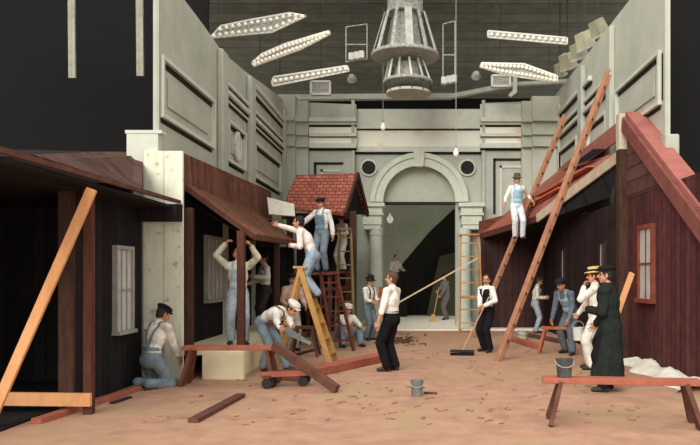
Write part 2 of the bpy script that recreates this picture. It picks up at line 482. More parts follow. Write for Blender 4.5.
M_drop = mat('backdrop_canvas', (150,154,130), (176,178,154), scale=.7, rough=1)
M_red = mat('redwood_boards_x', (104,56,44), (128,72,55), scale=4, boards=('X', .13, .6, .5))
M_redy = mat('redwood_boards_y', (100,64,54), (126,84,68), scale=4, boards=('Y', .15, .6, .5))
M_redz = mat('redwood_boards_z', (98,54,44), (118,64,52), scale=4, boards=('Z', .19, .6, .3))
M_dk = mat('shaded_red_wall', (44,34,34), (58,42,41), scale=3, boards=('Y', .16, .5, .5))  # porch shade is put into this board colour
M_bk = mat('dark_shed_wall', (36,34,34), (44,40,40), scale=4, boards=('Y', .2, .4, .4), rough=1)  # blackness under the roofs painted into the boards
M_bkx = mat('shaded_shed_wall_x', (38,35,35), (46,42,41), scale=4, boards=('X', .2, .4, .4), rough=1)  # same shaded board colour, boards across the other axis
M_post = mat('stained_post', (78,48,40), (100,62,52), scale=6, stretch=(3,3,.5))
M_post2 = mat('dark_stained_post', (64,46,38), (88,62,50), scale=6, stretch=(3,3,.5))
M_plank = mat('orange_plank', (206,146,98), (224,166,116), scale=8, stretch=(1,1,.4), bump=.1)
M_redpl = mat('red_plank', (154,88,70), (178,108,86), scale=5, bump=.1)
M_brpl = mat('brown_plank', (86,58,48), (112,76,62), scale=6, bump=.1)
M_pale = mat('whitewashed_board', (216,214,190), (236,234,210), scale=5, stretch=(2,2,.5), bump=.1, spots=(7, (180,178,146), .62, .72), boards=('X', .31, .25, .1))
M_white = mat('white_paint', (222,214,190), (236,228,206), scale=5)
M_shin = mat('red_shingles', (158,88,72), (186,112,92), scale=6, brick=(.17, .10, 'X', 'Z'))
M_tile = mat('roof_red', (152,92,84), (174,110,98), scale=3)
M_lad = mat('ladder_wood', (148,102,78), (172,124,96), scale=8)
M_ladr = mat('ladder_red', (92,50,43), (116,66,54), scale=8)
M_lady = mat('ladder_yellow', (180,136,78), (200,156,96), scale=8)
M_glass = mat('window_glass', (188,188,180), (216,214,206), scale=3, rough=.25, boards=('Y', .14, .3, .25))
M_glassd = mat('dusty_glass', (176,176,170), (212,210,202), scale=3, rough=.25)
M_frame = mat('window_frame_red', (120,62,48), (140,78,60))
M_fgrey = mat('window_frame_grey', (150,148,142), (170,168,160))
M_zinc = mat('galvanised_zinc', (112,116,112), (150,152,146), scale=9, rough=.45, metal=.5)
M_iron = mat('black_iron', (36,33,32), (50,46,44), rough=.6)
M_wire = mat('wire', (150,148,136)); M_hang = mat('hanger_dark', (66,64,58))
M_bulb = mat('lamp_glass', (236,226,204), (246,238,220), rough=.3, emit=.25)
M_lampf = mat('lamp_frame_white', (214,212,200), (232,230,218))
M_tray = mat('lamp_tray_grey', (130,130,120), (196,194,182), scale=14)
M_skirt = mat('lamp_glass_panel', (170,170,158), (204,202,190), scale=5)
M_canv = mat('white_canvas', (214,208,190), (236,230,212), scale=7, bump=.3)

# ================================================================ camera, light
cam = bpy.data.cameras.new('camera'); cam.sensor_width = 36; cam.lens = F*36/700
cam.shift_x = (350-CX)/700; cam.shift_y = (CY-222.5)/700; cam.clip_end = 200
co = bpy.data.objects.new('camera', cam); COL.objects.link(co); co.location = (0,0,EYE); co.rotation_euler = (R(90),0,0)
SC.camera = co
w = bpy.data.worlds.new('overcast'); SC.world = w; w.use_nodes = True
bg = w.node_tree.nodes['Background']; bg.inputs[0].default_value = (1,1,.985,1); bg.inputs[1].default_value = 1.08
sl = bpy.data.lights.new('sun', 'SUN'); sl.energy = 2.5; sl.angle = R(40); sl.color = (1,.985,.95)
so = bpy.data.objects.new('sun', sl); COL.objects.link(so); so.rotation_euler = (R(58), 0, R(-22)); so.location = (-5,0,14)
SC.view_settings.view_transform = 'Standard'; SC.view_settings.look = 'None'; SC.view_settings.exposure = .12

# ================================================================ the studio shell
struct(MB().box(-16, 12, -2, 40, -.2, 0).build('floor', M_floor))
struct(MB().box(-16, 12, 20.35, 40, 0, .045).build('floor_terrace', M_terr))
struct(MB().box(-16, 14, 20.25, 40, 9.6, 9.8).build('ceiling', M_ceil))
for i_, y_ in enumerate((17.65, 18.4, 19.0, 19.5)):      # open trusses that carry the lamps above the roofless part
    tz = MB(); tz.box(-10, 10, y_-.06, y_+.06, 9.6, 9.72); tz.box(-10, 10, y_-.04, y_+.04, 10.3, 10.38)
    for q in range(-10, 10): tz.bar((q, y_, 9.66), (q+1, y_, 10.34) , .05, .05)
    struct(tz.build('ceiling_truss', M_ceil))
struct(MB().box(-16, 14, 38, 38.2, 0, 9.6).build('wall_rear', M_black))
struct(MB().box(-16, -4.5, 15.2, 15.3, 0, 10.5).build('offstage_dark_left', M_black))  # black sheet stands in for the dark void left of the set
struct(MB().box(4.85, 12, 14.6, 14.7, 0, 10.5).build('offstage_dark_right', M_black))  # black sheet for the darkness beyond the right wall

XL, XR, YB = -4.0, 4.39, 21.5
# left wall: plaster flats with pilasters, panels and mouldings
wl = struct(MB().slab([(XL,10.85,0),(XL,22,0),(XL,22,7.0),(XL,20.2,6.85),(XL,16.5,6.42),(XL,14.5,6.25),(XL,13.2,6.35),(XL,10.85,6.45)], (-.06,0,0)).build('wall_left', M_wall))
def sidewall(wall, X, n, M):
    """n = direction of the room (+1 for the left wall)"""
    def ledge(y0, y1, z, h, d, m, nm):
        MB().box(min(X, X+n*d), max(X, X+n*d), y0, y1, z, z+h).build(nm, m, wall, bevel=min(h, d)*.2)
    def panel(y0, y1, z0, z1, nm='panel_moulding'):
        m = MB(); g = MB(); t = .07
        for a0, a1, b0, b1 in ((y0,y1,z1,z1+t),(y0,y1,z0-t,z0),(y0-t,y0,z0-t,z1+t),(y1,y1+t,z0-t,z1+t)):
            m.box(min(X, X+n*.075), max(X, X+n*.075), a0, a1, b0, b1)
        m.build(nm, M_mold, wall)
        for a0, a1, b0, b1 in ((y0,y1,z1-.09,z1),(y0,y1,z0-t-.07,z0-t),(y0-t-.05,y0-t,z0,z1)):
            g.box(min(X, X+n*.012), max(X, X+n*.012), a0, a1, b0, b1)
        g.build('panel_shade_trim', M_dark, wall)  # dark strips imitate the shade along the panel moulding
        MB().box(min(X, X+n*.03), max(X, X+n*.03), y0+.28, y1-.28, z0+.16, z1-.2).build('panel_field', M, wall, bevel=.01)
    return ledge, panel
ledge, panel = sidewall(wl, XL, 1, M_wall)
panel(11.0, 13.75, 4.16, 5.0)
panel(14.9, 16.3, 4.1, 4.86); panel(17.35, 20.6, 4.1, 4.86)
for y0, y1, z1 in ((14.12,14.55,6.2),(16.6,17.05,6.35),(20.95,21.5,6.6)): ledge(y0, y1, 0, z1, .13, M_wall, 'pilaster')
ledge(10.85, 10.9, 0, 6.3, .03, M_wall, 'end_trim')
for z, h, d in ((5.62,.09,.16),(5.40,.12,.22),(5.28,.05,.12)): ledge(14.55, 21.5, z, h, d*.5, M_mold, 'moulding'); ledge(14.55, 21.5, z-.05, .05, d*.25, M_dark, 'shadow_line')  # dark strip under each moulding imitates its shadow
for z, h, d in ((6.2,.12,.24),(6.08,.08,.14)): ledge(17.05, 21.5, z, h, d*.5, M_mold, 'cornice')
ledge(17.05, 21.5, 6.02, .06, .05, M_dark, 'shadow_line')
# small scrolled cartouche between the left pilasters
c = MB()
for a in range(14):
    t0, t1 = a/14*2*PI, (a+1)/14*2*PI
    c.tube((XL+.05, 15.6+.24*math.cos(t0), 4.48+.3*math.sin(t0)), (XL+.05, 15.6+.24*math.cos(t1), 4.48+.3*math.sin(t1)), .04, n=6)
c.tube((XL+.05,15.6,4.2),(XL+.05,15.6,4.8),.05, n=8); c.build('cartouche', M_mold, wl)
# plinth block at the near end of the left wall
pb = MB().box(-4.4,-3.92,10.68,10.83,0,3.78); pb.box(-4.42,-3.86,10.67,10.84,3.78,3.83); struct(pb.build('trim_1', M_mold))

wr = struct(MB().slab([(XR,12.2,0),(XR,22,0),(XR,22,7.25),(XR,12.2,7.25)], (.06,0,0)).build('wall_right', M_wallr))
ledge, panel = sidewall(wr, XR, -1, M_wallr)
panel(12.5, 15.1, 4.72, 5.55); panel(16.0, 17.6, 4.6, 5.3); panel(18.9, 21.0, 4.6, 5.3)
ledge(12.2, 12.26, 0, 7.2, .03, M_wallr, 'end_trim')
ledge(15.35, 15.7, 0, 7.1, .12, M_wallr, 'pilaster'); ledge(17.95, 18.4, 0, 7.0, .13, M_low, 'pilaster'); ledge(21.0, 21.5, 0, 6.75, .1, M_wallr, 'pilaster')
for z, h, d in ((6.02,.1,.16),(5.74,.13,.22)): ledge(15.7, 21.5, z, h, d*.5, M_mold, 'moulding'); ledge(15.7, 21.5, z-.05, .05, d*.25, M_dark, 'shadow_line')
ledge(17.3, 21.5, 6.42, .13, .11, M_mold, 'cornice'); ledge(17.3, 21.5, 6.36, .06, .06, M_dark, 'shadow_line')
struct(MB().box(4.26,4.5,11.9,12.15,0,4.02).build('trim_2', M_low, bevel=.02))

# back wall: two side bays and a set-back centre with the round arch
wb = struct(MB().hexa([(XL,YB,0),(-1.86,YB,0),(-1.86,YB+.5,0),(XL,YB+.5,0)], [(XL,YB,6.95),(-1.86,YB,6.86),(-1.86,YB+.5,6.86),(XL,YB+.5,6.95)]).build('wall_back', M_low))
b2 = MB().hexa([(2.06,YB,0),(XR,YB,0),(XR,YB+.5,0),(2.06,YB+.5,0)], [(2.06,YB,6.9),(XR,YB,6.98),(XR,YB+.5,6.98),(2.06,YB+.5,6.9)]); b2.build('right_bay', M_low, wb)
YC = 21.7; AX = .13; SZ = 3.88; RI, RO = 1.13, 1.48
m = MB(); m.box(-1.86, AX-RI, YC, YC+.35, 0, SZ); m.box(AX+RI, 2.06, YC, YC+.35, 0, SZ)
m.box(-1.86, AX-RI, YC, YC+.35, SZ, 6.76); m.box(AX+RI, 2.06, YC, YC+.35, SZ, 6.76)
NN = 28
for i in range(NN):
    a0 = PI-PI*i/NN; a1 = PI-PI*(i+1)/NN
    p = [(AX+RI*math.cos(a0), SZ+RI*math.sin(a0)), (AX+RI*math.cos(a1), SZ+RI*math.sin(a1))]
    q = [(p[0][0],YC,p[0][1]),(p[1][0],YC,p[1][1]),(p[1][0],YC,6.76),(p[0][0],YC,6.76)]
    m.slab(q, (0,.35,0))
m.build('centre_bay', M_low, wb)
m = MB()
for i in range(NN):                                  # arch moulding ring
    a0 = PI-PI*i/NN; a1 = PI-PI*(i+1)/NN
    P = lambda r, a: (AX+r*math.cos(a), YC-.14, SZ+r*math.sin(a))
    m.slab([P(RI-.02,a0),P(RO,a0),P(RO,a1),P(RI-.02,a1)], (0,.14,0))
m.build('arch_moulding', M_arch, wb)
m = MB()
for i in range(NN):
    a0 = PI-PI*i/NN; a1 = PI-PI*(i+1)/NN
    P = lambda r, a: (AX+r*math.cos(a), YC-.19, SZ+r*math.sin(a))
    m.slab([P(RO-.12,a0),P(RO+.03,a0),P(RO+.03,a1),P(RO-.12,a1)], (0,.1,0))
m.build('arch_lip', M_arch, wb)
m = MB(); m.slab([(AX-.12,YC-.25,SZ+RI-.06),(AX+.12,YC-.25,SZ+RI-.06),(AX+.17,YC-.25,SZ+RO+.06),(AX-.17,YC-.25,SZ+RO+.06)], (0,.25,0)).build('keystone', M_mold, wb)
pts = [(AX+(RI)*math.cos(PI-PI*i/NN), YC+.2, SZ+RI*math.sin(PI-PI*i/NN)) for i in range(NN+1)]
m = MB().slab(pts, (0,.06,0)); m.build('tympanum', M_tymp, wb)
MB().box(AX-RI, AX+RI, YC+.12, YC+.3, SZ-.06, SZ+.02).build('tympanum_rail', M_dark, wb)
for x in (-1.43, 1.62):                              # round vents
    ax = Matrix.Rotation(R(90), 3, 'X')
    MB().lathe([(.2,0),(.27,0),(.27,.05),(.25,.07),(.2,.07)], (x, YC, 4.94), 28, ax).build('round_vent', M_mold, wb)
    MB().lathe([(.001,.0),(.215,.0),(.21,.078),(.001,.078)], (x, YC, 4.94), 28, ax).build('vent_dark_disc', M_dark, wb)  # dark raised disc stands in for the shaded hole
for x, wd in ((-1.3, .62), (1.72, .66)):             # entablature blocks over the columns
    y1 = YC
    for z0, z1, e in ((3.0,3.14,-.05),(3.14,3.42,-.02),(3.42,3.5,.03),(3.5,3.68,.0),(3.68,3.8,.07)):
        MB().box(x-wd/2-e, x+wd/2+e, YC-.55-e, y1, z0, z1).build('capital_block', M_arch, wb, bevel=.012)
for x in (-1.2, 1.52):
    MB().lathe([(.27,0),(.27,.1),(.23,.16),(.215,.22),(.2,.3),(.2,1.4),(.18,2.75),(.2,2.8),(.2,2.86),(.22,3.0)], (x, YC-.3, .045), 28).build('column', M_arch, wb, smooth=False)
def backband(x0, x1, y, zs, fr):
    MB().box(x0, x1, y-.02, y, fr[0], fr[1]).build('frieze', M_frz, wb)
    for z, h, d, m_ in zs: MB().box(x0, x1, y-d, y, z, z+h).build('moulding' if m_ is M_mold else 'shadow_line', m_, wb)  # dark bands are painted shadow lines below the mouldings
std = lambda top: [(6.3,.12,.2,M_mold),(6.22,.08,.1,M_mold),(6.16,.06,.04,M_dark),(5.84,.05,.06,M_dark),(5.86,.1,.12,M_mold),(5.5,.14,.16,M_mold),(5.44,.06,.05,M_dark)]
backband(XL, -1.8, YB, std(0), (5.6,6.2)); backband(2.0, XR, YB, std(0), (5.6,6.2))
MB().box(XL, -1.8, YB-.025, YB, 6.42, 6.86).build('parapet', M_wall, wb); MB().box(2.0, XR, YB-.025, YB, 6.42, 6.86).build('parapet', M_mold, wb)
backband(-1.86, 2.06, YC, [(6.14,.1,.12,M_mold),(6.1,.04,.05,M_dark),(5.42,.16,.14,M_mold),(5.36,.05,.05,M_dark)], (5.5,6.14))
MB().box(-1.86, 2.06, YC-.02, YC, 6.24, 6.76).build('parapet', M_mold, wb)
# stepped breaks of the mouldings near the corners
for x0, x1, d in ((XL, -3.62, .34), (-3.62, -3.25, .2), (3.55, XR, .3), (3.25, 3.55, .18)):
    g = MB()
    for z, h, e in ((6.26,.14,.16),(5.86,.1,.1),(5.5,.14,.12)): g.box(x0-.0, x1+.0, YB-d-e, YB-d+.1, z, z+h)
    g.box(x0, x1, YB-d, YB, 0, 6.92+ (.12 if d > .25 else 0)); g.build('corner_break', M_wall, wb)
for x, z0 in ((-1.9, 0), (2.1, 0)): MB().box(x-.05, x+.05, YB-.05, YB, z0, 6.98).build('bay_edge', M_low, wb)
for x0, x1, z0, z1 in ((2.4, 3.35, 3.5, 5.2), (-3.1, -2.2, 3.5, 5.08)):
    for q, (e, dd) in enumerate(((0, 0), (.2, .22))):
        g = MB()
        for a0, a1, b0, b1 in ((x0+e, x1-e*.4, z1-dd-.07, z1-dd), (x0+e, x0+e+.07, z0-dd, z1-dd)): g.box(a0, a1, YB-.03, YB, b0, b1)
        g.build('panel_shade_trim', M_dark if q == 0 else M_mold, wb)  # outer lines imitate shade in dark colour, inner lines are plaster

# beyond the arch: painted canvas drop, dark staging slope
struct(MB().box(-8, 9, 33.9, 34.0, 0, 9).build('wall_canvas_drop', M_drop))
def px_slab(pts, Y, off): return MB().slab([at(x, y, Y) for x, y in pts], off)
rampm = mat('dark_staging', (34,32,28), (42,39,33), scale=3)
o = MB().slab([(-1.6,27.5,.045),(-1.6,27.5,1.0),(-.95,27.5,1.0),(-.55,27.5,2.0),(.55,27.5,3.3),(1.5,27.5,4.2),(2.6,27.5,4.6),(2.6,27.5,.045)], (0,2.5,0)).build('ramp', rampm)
tag(o, 'dark sloping ramp seen through the archway', 'ramp')
o = MB().slab([(.45,27.0,.045),(1.6,27.0,.045),(1.75,27.25,2.55),(.95,27.25,2.35)], (0,.06,0)).build('canvas_flat', mat('olive_canvas', (72,68,52), (88,84,64), scale=2))
tag(o, 'olive canvas flat leaning on the dark ramp inside the archway', 'scenery flat')
# ================================================================ sheds and little houses of the set
def window(parent, X, y0, y1, z0, z1, n, fm, gm, frame=.06, bars=(1,2)):
    """window in a wall that runs along Y; n = room side"""
    w_ = MB()
    xs = lambda d: (min(X, X+n*d), max(X, X+n*d))
    a, b = xs(.07)
    w_.box(a,b,y0-frame,y0,z0-frame,z1+frame); w_.box(a,b,y1,y1+frame,z0-frame,z1+frame); w_.box(a,b,y0,y1,z1,z1+frame)
    a, b = xs(.11); w_.box(a,b,y0-frame*1.3,y1+frame*1.3,z0-frame,z0)
    a, b = xs(.05)
    for i in range(1, bars[0]+1): y = y0+(y1-y0)*i/(bars[0]+1); w_.box(a,b,y-.012,y+.012,z0,z1)
    for i in range(1, bars[1]): z = z0+(z1-z0)*i/bars[1]; w_.box(a,b,y0,y1,z-.016,z+.016)
    f = w_.build('window', fm, parent)
    a, b = xs(.03); MB().box(a,b,y0,y1,z0,z1).build('pane', gm, f)
    return f

# --- shed at the front left
h1 = thing('shed', 'dark wooden shed front with hipped red-brown roof at the left front', 'shed', (-4.15, 8.5, 0))
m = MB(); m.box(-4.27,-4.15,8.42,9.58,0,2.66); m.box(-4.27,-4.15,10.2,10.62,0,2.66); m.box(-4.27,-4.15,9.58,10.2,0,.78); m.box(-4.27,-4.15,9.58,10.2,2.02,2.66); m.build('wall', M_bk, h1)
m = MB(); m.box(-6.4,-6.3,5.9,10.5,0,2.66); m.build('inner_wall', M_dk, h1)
m = MB(); m.box(-6.3,-4.28,5.9,10.5,0,.03); m.build('dark_floor_sheet', M_bkx, h1)  # dark sheet added over the lit ground to keep the inside dark
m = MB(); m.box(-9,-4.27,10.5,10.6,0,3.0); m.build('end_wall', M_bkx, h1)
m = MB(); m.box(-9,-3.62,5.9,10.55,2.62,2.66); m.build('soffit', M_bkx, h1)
A = Vector((-3.55,6.5,2.74)); B = Vector((-3.55,9.1,2.74)); C_ = at(143,152,11.4); D_ = Vector((-5.6,10.2,4.0))
E_ = at(28,153,7.2)
m = MB()
m.slab([A, B, C_, at(103,151.5,10.6)], (-.04,.02,-.05)); m.build('roof', mat('shed_roof_boards', (80,58,51), (100,74,64), scale=4, boards=('Y', .15, .6, .5)), h1)
m = MB(); m.slab([A+Vector((0,0,-.02)), at(103,151.5,10.6), Vector((-9,10.6,3.6)), Vector((-9,6.5,2.74))], (0,.02,-.05)); m.build('roof_slope', M_bkx, h1)
m = MB(); m.bar((-3.55,5.9,2.69), (-3.55,10.55,2.72), .05, .05); m.build('eave_board', M_brpl, h1)
m = MB(); m.box(-4.15,-3.5,10.44,10.54,2.42,2.68); m.build('dark_band', M_bkx, h1)  # dark band across the pale panel below the eave
window(h1, -4.15, 9.64, 10.14, .84, 1.98, 1, M_fgrey, M_glass, .05, (2,2))
m = MB(); m.bar((-3.8,8.16,0),(-3.8,8.16,2.68),.1,.1,(0,1,0)); m.build('post', M_post, h1, bevel=.006)
m = MB(); m.bar((-4.17,8.38,0),(-4.17,8.38,2.62),.18,.05,(0,1,0)); m.build('door_jamb', M_post2, h1)
m = MB(); m.bar((-5.2,8.06,.2),(-3.74,8.08,.18),.05,.15); m.build('rail', M_plank, h1)
# whitewashed board panel at the corner of the shed
o = MB().box(-4.12,-3.52,10.6,10.66,0,3.5).build('scenery_flat', M_pale); tag(o, 'tall whitewashed board panel beside the kneeling man', 'scenery flat')
o = MB().box(-3.54,-3.44,10.78,10.9,0,2.66).build('corner_post', M_post2); tag(o, 'dark brown post against the edge of the whitewashed panel', 'post')

# --- house along the left wall
h2 = thing('house_front', 'half-built house front with sweeping board roof along the left wall', 'house front', (-3.9, 14.5, 0))
T0 = Vector((-3.84,11.49,3.64)); T1 = Vector((-3.84,18.67,3.85)); B1 = Vector((-3.8,18.6,3.11)); B0 = Vector((-3.8,11.38,3.12))
Ea = Vector((-2.68,11.67,2.30)); Eb = Vector((-2.9,17.0,2.44)); Bm = Vector((-3.79,17.6,3.1))
m = MB(); m.slab([B0,B1,T1,T0], (-.04,0,0)); m.build('upper_boards', M_redy, h2)
m = MB()
NY = 26
for i in range(NY):                                  # the sweep, board by board
    f0, f1 = i/NY, (i+1)/NY-.004
    a, b = B0.lerp(Bm, f0), B0.lerp(Bm, f1); c, d = Ea.lerp(Eb, f1), Ea.lerp(Eb, f0)
    a2 = a.lerp(d, .5)+Vector((0,0,-.07)); b2 = b.lerp(c, .5)+Vector((0,0,-.07)); j = Vector((0,0,.012*(i % 3)))
    m.slab([a+j, b+j, b2+j, a2+j], (0,0,-.03)); m.slab([a2+j, b2+j, c+j, d+j], (0,0,-.03))
m.build('roof_boards', mat('sweep_roof_boards', (108,72,58), (138,94,74), scale=5, boards=('Y', .2, .45, .4)), h2)
m = MB(); m.bar(Ea+Vector((0,0,-.05)), Eb+Vector((0,0,-.05)), .05, .09); m.build('eave_board', M_brpl, h2)
m = MB(); m.bar(B0+Vector((0,-.02,-.03)), Ea+Vector((0,-.02,-.05)), .05, .08); m.build('rake_board', M_post, h2)
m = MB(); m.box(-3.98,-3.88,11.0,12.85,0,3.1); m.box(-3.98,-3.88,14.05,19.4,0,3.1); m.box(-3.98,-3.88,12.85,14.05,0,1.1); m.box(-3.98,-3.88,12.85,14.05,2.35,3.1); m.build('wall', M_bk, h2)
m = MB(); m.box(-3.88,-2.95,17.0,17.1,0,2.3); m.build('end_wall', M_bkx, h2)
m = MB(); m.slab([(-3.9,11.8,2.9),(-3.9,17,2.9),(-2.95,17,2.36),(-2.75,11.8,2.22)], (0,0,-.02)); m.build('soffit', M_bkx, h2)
window(h2, -3.88, 12.92, 13.98, 1.16, 2.3, 1, M_fgrey, M_glassd, .06, (3,1))
m = MB(); m.bar((-2.83,11.4,.43),(-2.83,11.4,2.34),.12,.12,(0,1,0)); m.build('post', M_post, h2, bevel=.006)
m = MB(); m.bar((-2.84,14.4,0),(-2.84,14.4,2.32),.1,.1,(0,1,0)); m.build('post', M_post2, h2, bevel=.006)
m = MB(); m.box(-3.88,-2.76,11.2,12.4,.36,.43); m.box(-3.88,-2.98,12.4,17,.36,.43); m.box(-3.3,-2.66,10.86,11.0,0,.43); m.box(-3.88,-2.7,11.0,11.2,.36,.43); m.box(-2.8,-2.76,11.2,12.4,0,.36); m.box(-3.0,-2.98,12.4,17,0,.36); m.build('porch_floor', mat('porch_boards', (236,222,180), (244,232,198), scale=4), h2)
o = MB().slab([at(267,197,17.2), at(294,204,17.2), at(295,216,17.0), at(269,214,17.0)], (0,.03,-.02)).build('white_board', M_canv)
tag(o, 'white board propped at the far end of the sweeping board roof', 'board')

# --- small shingled house by the back wall
h3 = thing('shingled_house', 'small house with red shingled gable roof by the archway', 'house', (-2.4, 18.5, 0))
FL, FR, RR, RL, BR = at(282,207,17.5), at(345,213,17.5), at(357,173,18.8), at(296,175,18.8), at(368,213,20.2)
BL = FL+(BR-FR)
m = MB(); m.slab([FL,FR,RR,RL], (0,.03,-.07)); m.build('front_roof', M_shin, h3)
m = MB(); m.slab([RL,RR,BR,BL], (0,-.03,-.07)); m.build('rear_roof', M_shin, h3)
m = MB(); m.slab([FR+Vector((-.12,.25,-.05)), RR+Vector((-.1,0,-.12)), BR+Vector((-.08,-.2,-.05))], (-.08,0,0)); m.build('gable', M_bk, h3)
m = MB(); m.bar(FR+Vector((0,0,-.05)), RR+Vector((.02,0,-.03)), .06, .14); m.bar(RR+Vector((.02,0,-.03)), BR+Vector((0,0,-.05)), .06, .16); m.build('barge_board', M_post2, h3)
p1 = at(353,213,17.9); p2 = at(290,207,17.9)
m = MB(); m.bar((p1.x,17.9,0),(p1.x,17.9,3.25),.17,.17,(0,1,0)); m.build('post', M_post2, h3)
m = MB(); m.bar((p2.x,17.9,0),(p2.x,17.9,3.25),.14,.14,(0,1,0)); m.build('post', M_post2, h3)
m = MB(); m.box(-3.4,-1.75,20.1,20.2,0,3.4); m.build('wall', M_bkx, h3)
m = MB(); m.box(-3.4,-1.62,17.84,17.96,3.05,3.2); m.build('eave_beam', M_post2, h3)
# work platform inside it
sc = thing('scaffold', 'red-brown work platform under the shingled roof', 'scaffold', (-2.2, 19, 0))
m = MB(); m.box(-2.85,-1.72,18.3,19.6,1.66,1.72); m.build('platform', M_ladr, sc)
for x in (-2.8, -1.78):
    for y in (18.36, 19.5): MB().bar((x,y,0),(x,y,1.66),.08,.08,(0,1,0)).build('leg', M_ladr, sc)
m = MB(); m.bar((-2.85,18.3,1.2),(-1.72,18.3,1.3),.04,.1); m.bar((-2.85,18.3,.6),(-1.72,18.3,.5),.04,.08); m.build('brace', M_ladr, sc)

# --- house on the right
h4 = thing('barn_front', 'red barn front with steep half-finished roof on the right', 'barn', (4.1, 13, 0))
PX = 4.1
P0 = Vector((PX,13.7,4.72)); R1 = Vector((PX,13.7,4.07)); E1 = Vector((3.15,17.9,3.12)); E2 = Vector((1.95,21.2,2.84)); RB = Vector((4.3,21.2,4.75))
M_rb = mat('barn_roof_boards', (140,86,74), (172,106,88), scale=2.5, boards=('Y', .3, .35, .35))
m = MB()
def grid(a, b, c, d, nu, nv):
    """bilinear sheet a-b (front) to d-c (rear), thin"""
    L_ = lambda u, v: a.lerp(b, u).lerp(d.lerp(c, u), v)
    for i in range(nu):
        for j in range(nv):
            m.slab([L_(i/nu, j/nv), L_((i+1)/nu, j/nv), L_((i+1)/nu, (j+1)/nv), L_(i/nu, (j+1)/nv)], (0,.0,-.05))
Rm = R1.lerp(RB, .45); 
grid(R1, E1, E2, RB, 6, 6)
m.build('roof', M_rb, h4)
m = MB(); m.slab([P0, R1+Vector((0,0,.28)), RB+Vector((0,0,-.35)), RB+Vector((0,0,.06))], (.04,0,0)); m.build('upper_roof_band', M_tile, h4)
m = MB(); m.slab([R1.lerp(RB,.18)+Vector((-.06,0,.12)), R1.lerp(RB,.3)+Vector((-.10,0,.2)), R1.lerp(RB,.72)+Vector((-.06,0,-.06)), R1.lerp(RB,.62)+Vector((-.34,0,-.16)), R1.lerp(RB,.3)+Vector((-.2,0,-.02))], (0,0,.02)); m.build('tar_paper', M_black, h4)
m = MB(); m.bar(R1+Vector((-.02,-.03,-.06)), E1+Vector((-.03,-.03,-.05)), .05, .22); m.build('rake_board', mat('pale_rake', (186,164,140), (206,186,160)), h4)
m = MB(); m.bar(E1+Vector((0,0,-.06)), E2+Vector((0,0,-.06)), .06, .16); m.build('eave_board', M_post, h4)
m = MB(); m.slab([E2+Vector((-.02,-.05,-.1)), Vector((3.2,21.1,2.8)), Vector((3.2,21.1,3.55)), E2+Vector((-.02,-.05,.4))], (0,.05,0)); m.build('fascia', M_redz, h4)
m = MB(); m.slab([(PX,9.2,0),(PX,13.6,0),(PX,13.6,3.1),(PX,9.2,3.1)], (.12,0,0)); 
m.build('wall', mat('barn_boards', (78,46,46), (100,60,58), scale=4, boards=('Y', .2, .7, .5)), h4)
m = MB(); m.slab([(PX-.01,11.0,3.1),(PX-.01,13.6,3.1),(PX-.01,13.6,4.5)], (.12,0,0)); m.build('gable', mat('gable_boards', (92,64,58), (112,78,68), scale=4, boards=('Z', .26, .6, .3)), h4)
m = MB(); m.bar((PX-.06,13.62,0),(PX-.06,13.62,4.05),.2,.2,(0,1,0)); m.build('corner_post', M_post2, h4)
m = MB(); m.bar((PX-.06,13.61,4.05),(PX-.06,13.61,4.74),.21,.21,(0,1,0)); m.build('post_cap', mat('pale_post', (196,186,160), (212,200,174)), h4)
ra = Vector((PX-.05,13.5,4.66)); rb_ = Vector((PX-.05,9.2,1.98))
m = MB(); m.slab([ra, rb_, rb_+Vector((.34,0,.0)), ra+Vector((.34,0,.0))], (0,-.04,.1)); m.build('near_roof', M_tile, h4)
m = MB(); m.bar(ra+Vector((-.04,0,-.12)), rb_+Vector((-.04,0,-.12)), .06, .26); m.build('barge_board', mat('barge_red', (118,70,64), (140,86,76)), h4)
window(h4, PX, 12.0, 12.66, 1.2, 2.44, -1, M_frame, M_glassd, .07, (1,2))
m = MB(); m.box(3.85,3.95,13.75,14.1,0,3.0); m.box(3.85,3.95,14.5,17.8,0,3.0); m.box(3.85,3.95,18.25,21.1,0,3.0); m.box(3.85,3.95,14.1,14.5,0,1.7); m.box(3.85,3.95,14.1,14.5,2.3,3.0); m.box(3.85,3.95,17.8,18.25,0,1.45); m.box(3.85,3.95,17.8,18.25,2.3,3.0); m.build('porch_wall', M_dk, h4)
window(h4, 3.86, 14.12, 14.48, 1.72, 2.28, -1, M_dk, M_glass, .03, (1,1)); window(h4, 3.86, 17.82, 18.23, 1.47, 2.28, -1, M_dk, M_glass, .03, (1,1))
m = MB(); m.box(1.98,3.9,20.95,21.05,0,2.8); m.build('end_wall', mat('shaded_red_end', (56,40,39), (72,50,46), scale=3, boards=('X', .2, .4, .4)), h4)  # end wall colour darkened for the shade under the porch
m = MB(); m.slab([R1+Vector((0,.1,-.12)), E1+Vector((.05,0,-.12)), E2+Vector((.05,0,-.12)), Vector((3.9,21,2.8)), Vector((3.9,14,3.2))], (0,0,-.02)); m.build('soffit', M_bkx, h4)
for i, (a, b, c) in enumerate((((.12,.22),(.5,.55),.2), ((.2,.5),(.62,.8),.16))):
    L_ = lambda u, v: R1.lerp(E1, u).lerp(RB.lerp(E2, u), v)+Vector((0,-.02,.09))
    o = MB(); o.bar(L_(a[1],a[0]), L_(b[1],b[0]), c, .03); o = o.build('roof_board', mat('bright_roof_board', (190,102,70), (208,124,88), scale=6))
    tag(o, ('long orange board lying along the upper part of the barn roof', 'shorter orange board lying low on the barn roof near the eave')[i], 'board', 'loose boards on the barn roof')

